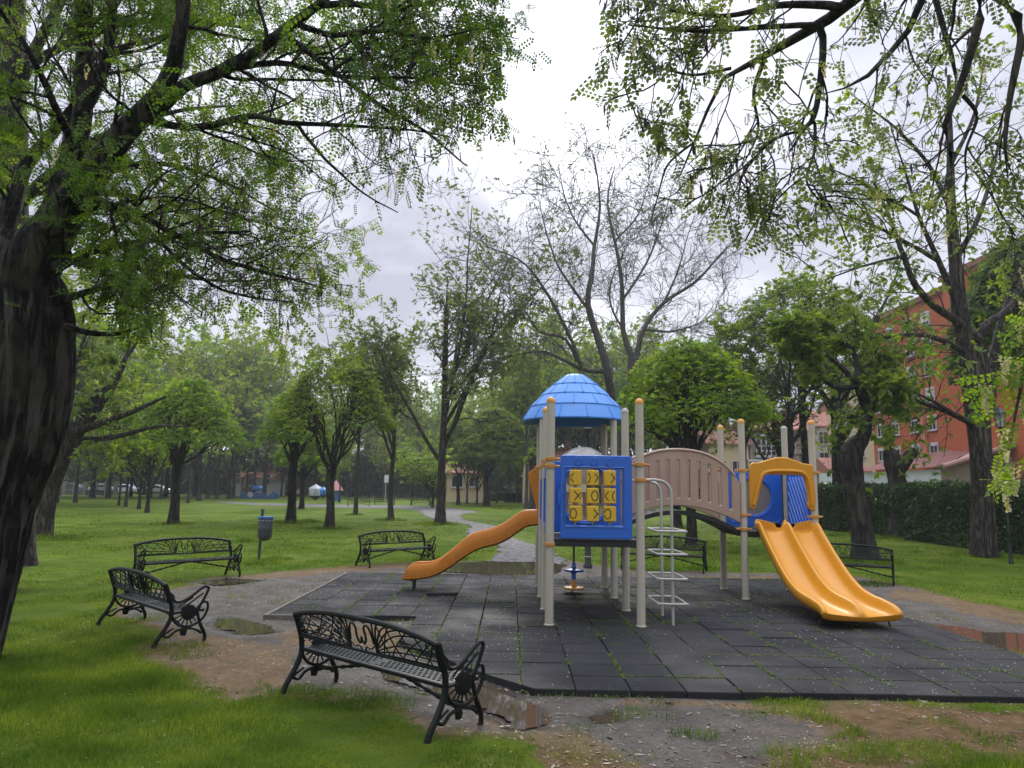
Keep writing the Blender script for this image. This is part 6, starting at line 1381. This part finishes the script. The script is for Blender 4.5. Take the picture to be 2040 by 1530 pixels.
def build_far():
    a, b = gp(1605, 1050), gp(2040, 1107); d = (b-a)/np.linalg.norm(b-a); b2 = b+d*9
    hedge(a+np.array([.6, 0, 0]), b2+np.array([.6, 0, 0]), 2.2, 1.2, 'long clipped dark green hedge along the right side of the lawn', dens=330, size=.10, seed=3)
    hedge(gp(1010, 1001), gp(1052, 1001), 1.25, 1.2, 'low square cut bright green hedge at the far lawn edge', dens=90, size=.16, leafm='leaf_dark', seed=4)
    hedge(gp(915, 998), gp(1003, 998), 1.15, 1.2, 'dark low hedge left of the square cut hedge', dens=70, size=.17, seed=5)
    hedge(gp(540, 986), gp(915, 989), 2.9, 1.6, 'long far dark hedge behind the distant benches', dens=14, size=.4, seed=6)
    hedge(gp(1052, 999), gp(1640, 1012), 2.1, 1.6, 'far dark hedge behind the play structure', dens=18, size=.35, seed=7)
    hedge(gp(-260, 984), gp(110, 984), 2.4, 1.6, 'far dark hedge at the left end of the park', dens=8, size=.4, seed=8)
    hedge(gp(330, 984), gp(540, 985), 2.2, 1.6, 'dark hedge behind the blue play ship', dens=10, size=.4, seed=9)
    # a far-off wood that reads as one mass behind everything
    rng = np.random.default_rng(12); n = 60000; x = rng.uniform(-150, 75, n); hh = 4.5+3.5*fbm(np.stack([x*.12, x*0, x*0], -1), 3)+1.5*fbm(np.stack([x*.6, x*0+9, x*0], -1), 2); z = hh*rng.uniform(0, 1, n)**.8; y = 122+rng.normal(0, 1.6, n)+.06*x
    V = inst(T_SP3, np.stack([x, y, z], -1), rng.normal(0, 1, (n, 3)), rng.uniform(.5, 1.1, n), rng, nup=.3)
    o = cards(V, M['leaf_dark'], None, 'distant_woods'); tag(o, 'dark mass of distant trees closing the view behind the park', 'woods', kind='stuff')
    # materials
    red = mat('red_render', (.38, .078, .014), .85, noise=(.25, .7, (.31, .062, .014))); cream = mat('cream_render', (.56, .45, .27), .85, noise=(.3, .6, (.48, .38, .23)))
    white = mat('white_render', (.52, .55, .58), .8, noise=(.5, .5, (.44, .46, .48))); glass = mat('window_glass', (.02, .025, .03), .08); wf = mat('window_white', (.48, .49, .50), .5)
    tile = mat('roof_tiles', (.30, .12, .08), .8, noise=(1.2, .8, (.22, .09, .065))); tile2 = mat('pinkish_roof_tiles', (.34, .19, .17), .75, noise=(2, .8, (.27, .14, .125)))
    pinkw = mat('faded_pink_render', (.30, .22, .19), .85, noise=(.8, .6, (.24, .17, .15))); stone = mat('stone', (.30, .26, .20), .9, noise=(2, .8, (.2, .17, .13)))
    def win(root, c, w, h, ax, sill=True, shutter=0, bars=1, bal=False):
        """ax: unit normal pointing out of the wall"""
        ax = np.array(ax, float); t = np.array([-ax[1], ax[0], 0]); c = np.array(c, float)
        def bx(mb, du, dn, dz, su, sn, sz):
            p = c+t*du+ax*dn; rz = math.atan2(t[1], t[0]); mb.box((p[0], p[1], p[2]+dz), (su, sn, sz), rz=rz)
        f = MB(); fw = .10
        for s in (-1, 1): bx(f, s*(w/2+fw/2), .03, 0, fw, .14, h+2*fw); bx(f, 0, .03, s*(h/2+fw/2), w, .14, fw)
        for k in range(bars): bx(f, (k+1)/(bars+1)*w-w/2, .02, 0, .07, .08, h)
        if sill: bx(f, 0, .08, -h/2-fw-.03, w+.4, .24, .06)
        fo = obj('window', f, wf, root); g = MB(); bx(g, 0, .012, 0, w, .03, h); obj('pane', g, glass, fo)
        if shutter: g = MB(); bx(g, 0, .10, h/2-shutter*h/2+.05, w+.06, .16, shutter*h); obj('shutter', g, wf, fo)
        return fo
    def shift(root): pass
    # red apartment block
    XR_ = 40.0
    r = thing('apartment_building', (0, 0, 0), 'tall brick red apartment block with white shuttered windows at the right', 'building')
    mb = MB(); mb.box((50, 72.5, 10.2), (20, 15, 20.6)); mb.box((49.6, 54.5, 10.6), (20, 21, 21.4)); mb.box((49.0, 38, 10.2), (20, 12, 20.6)); w_ = obj('wall', mb, red, r)
    mb = MB(); mb.box((50, 72.6, 20.75), (20.6, 15.5, .5)); mb.box((49.6, 54.3, 21.5), (20.6, 21.6, .5)); obj('roof_edge', mb, mat('roof_edge', (.2, .07, .04), .8), r)
    for row, z in enumerate((5.95, 8.55, 11.2, 13.75, 16.2, 18.6)):
        for k, y in enumerate((78.3, 75.2, 71.6, 68.6)): win(r, (XR_, y, z), 1.15, 1.25, (-1, 0, 0), shutter=(.75 if (row*3+k*2) % 4 < 2 and row > 1 else .22))
    mb = MB(); mb.box((XR_-.15, 69.9, 9.5), (.3, .9, 10)); obj('downpipe_casing', mb, mat('pale_red', (.45, .14, .08), .8), r)
    r = thing('apartment_building', (0, 0, 0), 'pale cream block adjoining the red apartment building', 'building'); mb = MB(); mb.box((50.3, 86, 8.4), (20.2, 12, 17)); obj('wall', mb, cream, r)
    mb = MB(); mb.box((50.2, 86, 17.1), (20.8, 12.4, .4)); obj('roof_edge', mb, tile, r)
    for z in (4.0, 6.6, 9.2, 11.8, 14.4):
        for y in (89.5, 86.3, 83): win(r, (40.2, y, z), 1.0, 1.2, (-1, 0, 0), shutter=.2)
    # houses facing the park
    def house(name, x0, x1, y, d, h, wall, roofm, label, rise=2.2, base=0):
        r = thing(name, ((x0+x1)/2, y+d/2, 0), label, 'house'); mb = MB(); mb.box(((x1-x0)*0, 0, h/2), (x1-x0, d, h)); obj('wall', mb, wall, r)
        hx, hy = (x1-x0)/2+.4, d/2+.4; mb = MB(); n = 16; V = []
        for s, yy, zz in ((0, -hy, h+.02), (1, 0, h+rise), (2, hy, h+.02)):
            for k in range(n*2+1):
                x = -hx+2*hx*k/(2*n); V.append((x, yy, zz+(.06 if k % 2 else 0)))
        m_ = 2*n+1; Fc = [(j*m_+k, j*m_+k+1, (j+1)*m_+k+1, (j+1)*m_+k) for j in range(2) for k in range(2*n)]
        b0 = len(V); V += [(-hx, -hy, h-.12), (hx, -hy, h-.12), (hx, hy, h-.12), (-hx, hy, h-.12)]
        Fc += [(0, b0, b0+1, m_-1)[::1], (b0, 0, 2*m_, b0+3), (0, m_, 2*m_), (b0+1, b0+2, 3*m_-1, m_-1), (m_-1, 3*m_-1, 2*m_-1), (b0+3, b0+2, b0+1, b0)]
        mb.add(V, Fc); ro = obj('roof', mb.mesh('roof', 0), roofm, r)
        mb = MB(); mb.box((hx*.4, 0, h+rise+.3), (.8, .7, 1.3), bev=.03); obj('chimney', mb, roofm, ro)
        return r
    r = house('house', 37.6, 45, 95, 9, 10.4, white, tile, 'white house with red tiled roof left of the cream block', 2.6)
    for z in (3.4, 6.2, 8.9):
        for x in (-2.7, -.4, 1.9): win(r, (x, -4.5, z), 1.1, 1.5, (0, -1, 0), bars=1)
    r = house('house', 29.6, 37.3, 90, 9, 9.4, pinkw, tile, 'faded pink house with white glazed balconies behind the orange arch', 1.5)
    def gallery(r, x0, x1, z0, z1, n, y):
        f = MB(); w = (x1-x0)
        for k in range(n+1): f.box((x0+w*k/n, y-.5, (z0+z1)/2), (.12, .10, z1-z0))
        for z in (z0, (z0+z1)/2, z0+(z1-z0)*.25, z1): f.box(((x0+x1)/2, y-.497, z), (w+.12, .10, .12))
        f.box(((x0+x1)/2, y-.26, z0-.12), (w+.2, .56, .24)); f.box(((x0+x1)/2, y-.26, z1+.14), (w+.2, .56, .2))
        o = obj('glazed_balcony', f, wf, r); g = MB(); g.box(((x0+x1)/2, y-.24, (z0+z1)/2), (w, .44, z1-z0)); obj('pane', g, glass, o)
    gallery(r, -3.2, -.8, 6.2, 8.6, 4, -4.5); gallery(r, -4.2, .9, 3.4, 5.5, 9, -4.5); win(r, (1.2, -4.5, 7.5), 1.0, 1.4, (0, -1, 0)); win(r, (2.7, -4.5, 4.6), 1.0, 1.4, (0, -1, 0))
    r = house('house', 24.5, 29.4, 90, 9, 7.6, cream, tile, 'yellowish house with red roof seen left of the pink house', 2.0)
    for x in (-1, 1): win(r, (x, -4.5, 4.8), 1.1, 1.3, (0, -1, 0)); win(r, (x, -4.5, 2.2), 1.1, 1.3, (0, -1, 0))
    r = house('house', 41.2, 44.5, 70.5, 5, 3.9, stone, tile, 'small low house with dark tiled roof before the white house', 1.4)
    r.location = (33.2, 74, 0)
    r = house('house', -7.5, -3, 86, 8, 3.4, cream, tile, 'small cream house glimpsed between the trees beyond the path', 1.3); win(r, (1, -4, 2.4), 1.0, 1.0, (0, -1, 0)); win(r, (-1, -4, 2.4), 1.2, 1.2, (0, -1, 0))
    r = house('house', 1.5, 9, 84, 8, 5.0, cream, tile, 'cream house glimpsed through the trees behind the wavy slide', 1.6)
    for z in (3.2,):
        for x in (-2, 0, 2): win(r, (x, -4, z), 1.1, 1.3, (0, -1, 0))
    for i, (x0, x1, m_, h, lab) in enumerate(((-68, -60, cream, 3.2, 'ochre walled house far left behind the parked cars'), (-58.5, -52, white, 3.0, 'white house far left between trunks'), (-40, -35, white, 2.6, 'low white house behind the blue play ship'))):
        r = house('house', x0, x1, 118 if i < 2 else 106, 8, h, m_, tile, lab, .9)
        for x in (-2.2, 0, 2.2): win(r, (x, -4, 2.4), 1.1, 1.4, (0, -1, 0))
    # low shed with big tiled roof
    q = lambda px, py, Y: Vector(A(px, py, Y))
    a0, a1, c1, e0, e1 = q(1716, 938, 60), q(1877, 931, 57), q(1950, 908, 57), q(1772, 919, 67), q(1960, 884, 67)
    r = thing('shed', (0, 0, 0), 'long low white shed with pinkish tiled roof behind the hedge', 'shed')
    mb = MB(); n = 44; V = []
    for k in range(2*n+1):
        t = k/(2*n); lo = a0.lerp(a1, t); hi = e0.lerp(e1, t); z = .09 if k % 2 else 0
        for s in range(9): p = lo.lerp(hi, s/8); V.append((p.x, p.y, p.z+z+(.05 if s % 2 else 0)))
        V.append((hi.x, hi.y+2, hi.z-.9))
    m_ = 10; mb.add(V, [(k*m_+s, (k+1)*m_+s, (k+1)*m_+s+1, k*m_+s+1) for k in range(2*n) for s in range(9)]); ro = obj('roof', mb.mesh('roof', 0), tile2, r)
    mb = MB(); mb.tube([a1+Vector((0, -.1, .05)), c1, q(2080, 868, 57)], .22, 8); obj('ridge_tile', mb, tile2, ro)
    V = [(a1.x, a1.y, a1.z), (c1.x, c1.y, c1.z), tuple(q(2080, 868, 57)), tuple(q(2200, 800, 67)), (e1.x, e1.y, e1.z)]; mb = MB(); mb.add([(v[0]+.02, v[1], v[2]-.02) for v in V], [(0, 1, 4), (1, 2, 3, 4)]); obj('roof_slope', mb.mesh('rs', 0), tile2, r)
    mb = MB(); mb.add([(a0.x+.3, a0.y+.3, 0), (a1.x+.1, a1.y+.4, 0), (a1.x+.1, a1.y+.4, a1.z-.15), (a0.x+.3, a0.y+.3, a0.z-.15)], [(0, 1, 2, 3)]); c3 = q(2300, 900, 58); c4 = q(2300, 900, 70)
    mb.add([(a0.x+.3, a0.y+.3, 0), (a0.x+.3, a0.y+9, 0), (a0.x+.3, a0.y+9, a0.z), (a0.x+.3, a0.y+.3, a0.z-.15)], [(0, 3, 2, 1)]); obj('wall', mb.mesh('w', 0), white, r)
    mb = MB(); mb.add([(a1.x+.1, a1.y+.4, 0), (c3.x, c3.y, 0), (c3.x, c3.y, 5.4), (a1.x+4, a1.y+.4, 4.7), (a1.x+.1, a1.y+.4, a1.z-.15)], [(0, 1, 2, 3, 4)]); obj('stone_wall', mb.mesh('w', 0), stone, r)
    # boundary wall with railing and parked cars at the far left
    p0, p1 = gp(108, 985), gp(330, 985); r = thing('boundary_wall', ((p0[0]+p1[0])/2, p0[1], GZ), 'low wall with posts and railing at the far left edge of the park', 'wall'); L_ = p1[0]-p0[0]; mb = MB(); mb.box((0, 0, .35), (L_, .25, .7), bev=.02); obj('plinth', mb, mat('concrete', (.16, .15, .13), .85, noise=(.8, .7, (.1, .1, .085))), r)
    for k in range(7): mb = MB(); mb.box((-L_/2+L_*k/6, 0, .85), (.4, .4, 1.7), bev=.03); obj('pillar', mb, mat('concrete_pillar', (.24, .22, .19), .85) if k == 0 else bpy.data.materials['concrete_pillar'], r)
    mb = MB(); 
    for z in (.9, 1.4): mb.box((0, 0, z), (L_, .04, .05))
    for k in range(90): mb.box((-L_/2+L_*(k+.5)/90, 0, 1.1), (.025, .025, .75))
    obj('railing', mb, mat('railing_grey', (.12, .14, .15), .5), r)
    tyre = mat('tyre', (.02, .02, .02), .8); rim = mat('rim', (.4, .4, .42), .35, metal=.6)
    def car(px, Y, colr, lab, rz=0):
        x = (px-1020)/F*Y; r = thing('parked_car', (x, Y, GZ), lab, 'car', rz, 'cars parked beyond the wall'); cm = mat('car_paint', colr, .25, coat=.6)
        body = cr([(-2.1, .35), (-2.12, .75), (-1.5, .92), (-1.2, .95), (-.6, 1.40), (.6, 1.44), (1.3, 1.05), (1.95, .95), (2.12, .7), (2.1, .35)], 4)
        b = obj('body', plate([[tuple(p) for p in body]], 1.65, .12, MXZ(0)), cm, r); g = plate([[(-1.08, .98), (-.55, 1.34), (.55, 1.37), (1.1, 1.02)]], 1.70, .02, MXZ(0)); obj('side_windows', g, glass, r)
        for xx in (-1.35, 1.35):
            for s in (-1, 1):
                w = MB(); w.lathe([(.001, -.10), (.29, -.10), (.32, -.06), (.32, .06), (.29, .10), (.001, .10)], (xx, s*.76, .32), 18, M=Matrix.Rotation(pi/2, 3, 'X')); wo = obj('wheel', w, tyre, r)
                w = MB(); w.lathe([(.001, -.11), (.19, -.108), (.2, -.09), (.2, .09), (.19, .108), (.001, .11)], (xx, s*.76, .32), 12, M=Matrix.Rotation(pi/2, 3, 'X')); obj('rim', w, rim, wo)
    car(215, 104, (.6, .6, .62), 'white car parked beyond the low wall at the far left', .1); car(160, 106, (.05, .07, .1), 'dark blue car parked beyond the railing at the far left', -.1); car(322, 105, (.55, .56, .58), 'silver car parked beyond the wall behind the left trunks', .1); car(262, 108, (.5, .55, .62), 'pale blue car parked between two others at the far left', 0)
    # far playground: ship with tower
    bl = mat('ship_blue', (.03, .11, .30), .5, noise=(1, .5, (.025, .08, .22))); bl2 = mat('ship_light_blue', (.035, .17, .50), .5); wd = mat('brown_wood', (.10, .045, .03), .8)
    g = gp(483, 993); Y = g[1]; k = Y/F; x = g[0]; r = thing('play_ship', (x+33*k, Y, GZ), 'distant blue play ship with a brown wooden tower', 'play ship'); W_ = 66*k
    def hull(x0, x1, z0, f, m_, name, yy, th): 
        xs = np.linspace(x0, x1, 30); out = [(xs[0], 0)]+[(xs[-1], 0)]+[(x, f((x-x0)/(x1-x0))) for x in xs[::-1]]; return obj(name, plate([out], th, .02, MXZ(yy)), m_, r)
    hull(-W_/2, W_/2, 0, lambda t: 12*k*(1-.45*abs(sin(t*6.3))*(t > .6))+(3*k if t > .93 else 0), bl, 'hull', -.8, .12); hull(-W_/2, W_/2, 0, lambda t: 11*k*(1-.4*abs(sin(t*6.3+.5))*(t > .6)), bl, 'hull', .8, .12)
    mb = MB(); mb.box((-W_/2+27*k, 0, 20*k), (18*k, 1.5, 10*k), bev=.2); obj('cabin', mb, bl2, r)
    mb = MB(); mb.lathe([(.001, 0), (.32, 0), (.36, .05), (.001, .06)], (-W_/2+20*k, -.87, 8*k), 20, M=Matrix.Rotation(pi/2, 3, 'X')); obj('porthole', mb, wf, r)
    mb = MB(); tx = -W_/2+11*k
    for sx in (-1, 1):
        for sy in (-1, 1): mb.box((tx+sx*9*k, sy*.7, 20*k), (.14, .14, 40*k))
    mb.box((tx, 0, 14*k), (20*k, 1.6, .12)); mb.box((tx, -.7, 18*k), (18*k, .06, .5)); mb.box((tx, .7, 18*k), (18*k, .06, .5))
    for s in (-1, 1): mb.tube([(tx+s*10*k, -.8, 39*k), (tx, -.8, 48*k)], .07, 6); mb.tube([(tx+s*10*k, .8, 39*k), (tx, .8, 48*k)], .07, 6)
    mb.tube([(tx, -.8, 48*k), (tx, .8, 48*k)], .07, 6); mb.tube([(tx-10*k, -.8, 39*k), (tx-10*k, .8, 39*k)], .06, 6); obj('wooden_tower', mb, wd, r)
    # faceted climbing balls
    import bmesh
    sil = mat('silver_panel', (.42, .44, .46), .5, noise=(2, .6, (.3, .32, .33))); nav = mat('navy_panel', (.01, .03, .09), .5)
    g = gp(640, 997); Y = g[1]; k = Y/F; r = thing('climbing_balls', (g[0], Y, GZ), 'distant joined faceted climbing balls in silver and blue', 'climbing frame')
    for cx_, m1, nm in ((-12*k, sil, 'ball'), (3*k, bl2, 'small_ball'), (21*k, sil, 'ball')):
        R_ = (16 if nm == 'ball' else 11)*k
        bm = bmesh.new(); bmesh.ops.create_icosphere(bm, subdivisions=1, radius=R_); 
        bmesh.ops.transform(bm, matrix=Matrix.Translation((cx_, 0, 16*k)), verts=bm.verts)
        lowf = [f for f in bm.faces if f.calc_center_median().z < 13*k]; me = bpy.data.meshes.new('ball'); bm.to_mesh(me); bm.free(); me.polygons.foreach_set('use_smooth', [False]*len(me.polygons))
        o = obj(nm, me, m1, r); o.data.materials.append(nav)
        for p in o.data.polygons:
            if p.center.z < 13*k: p.material_index = 1
    g = gp(652, 999); mb = MB(); r = thing('play_cone', (g[0], g[1]+4, GZ), 'faded pink pointed roof of a play house behind the climbing balls', 'play house'); mb.lathe([(.05, 42*k), (.35, 34*k), (.8, 22*k), (.85, 20*k), (.7, 20*k)], (0, 0, 0), 8); obj('roof', mb, mat('faded_pink', (.5, .22, .2), .6), r); mb = MB(); mb.lathe([(.6, 0), (.6, 21*k)], (0, 0, 0), 8); obj('wall', mb, bl, r)
    g = gp(594, 990); r = thing('spring_rider', g, 'small black and white spring rider at the far playground', 'spring rider'); mb = MB(); mb.tube([(.12*cos(t), .12*sin(t), t*.02) for t in np.linspace(0, 25, 60)], .025, 6); obj('spring', mb, tyre, r)
    ms = plate([cr([(-.3, .5), (.3, .5), (.35, .8), (.2, .95), (.3, 1.25), (.05, 1.2), (-.1, .95), (-.3, .9)], 4, True)], .12, .03, MXZ(0)); obj('rider_body', ms, wf, r)
build_far()

def build_haze():
    m = bpy.data.materials.new('damp_air'); m.use_nodes = True; nt = m.node_tree; nt.nodes.clear()
    o = nt.nodes.new('ShaderNodeOutputMaterial'); v = nt.nodes.new('ShaderNodeVolumePrincipled'); v.inputs['Color'].default_value = (.93, .95, 1, 1); v.inputs['Density'].default_value = HAZE; v.inputs['Anisotropy'].default_value = .3
    nt.links.new(v.outputs[0], o.inputs['Volume'])
    mb = MB(); mb.box((-25, 60, 14), (280, 200, 34)); h = obj('haze', mb.mesh('haze', 0), m); tag(h, 'thin damp haze in the air over the park', 'haze', kind='stuff')
HAZE = .0006
build_haze()
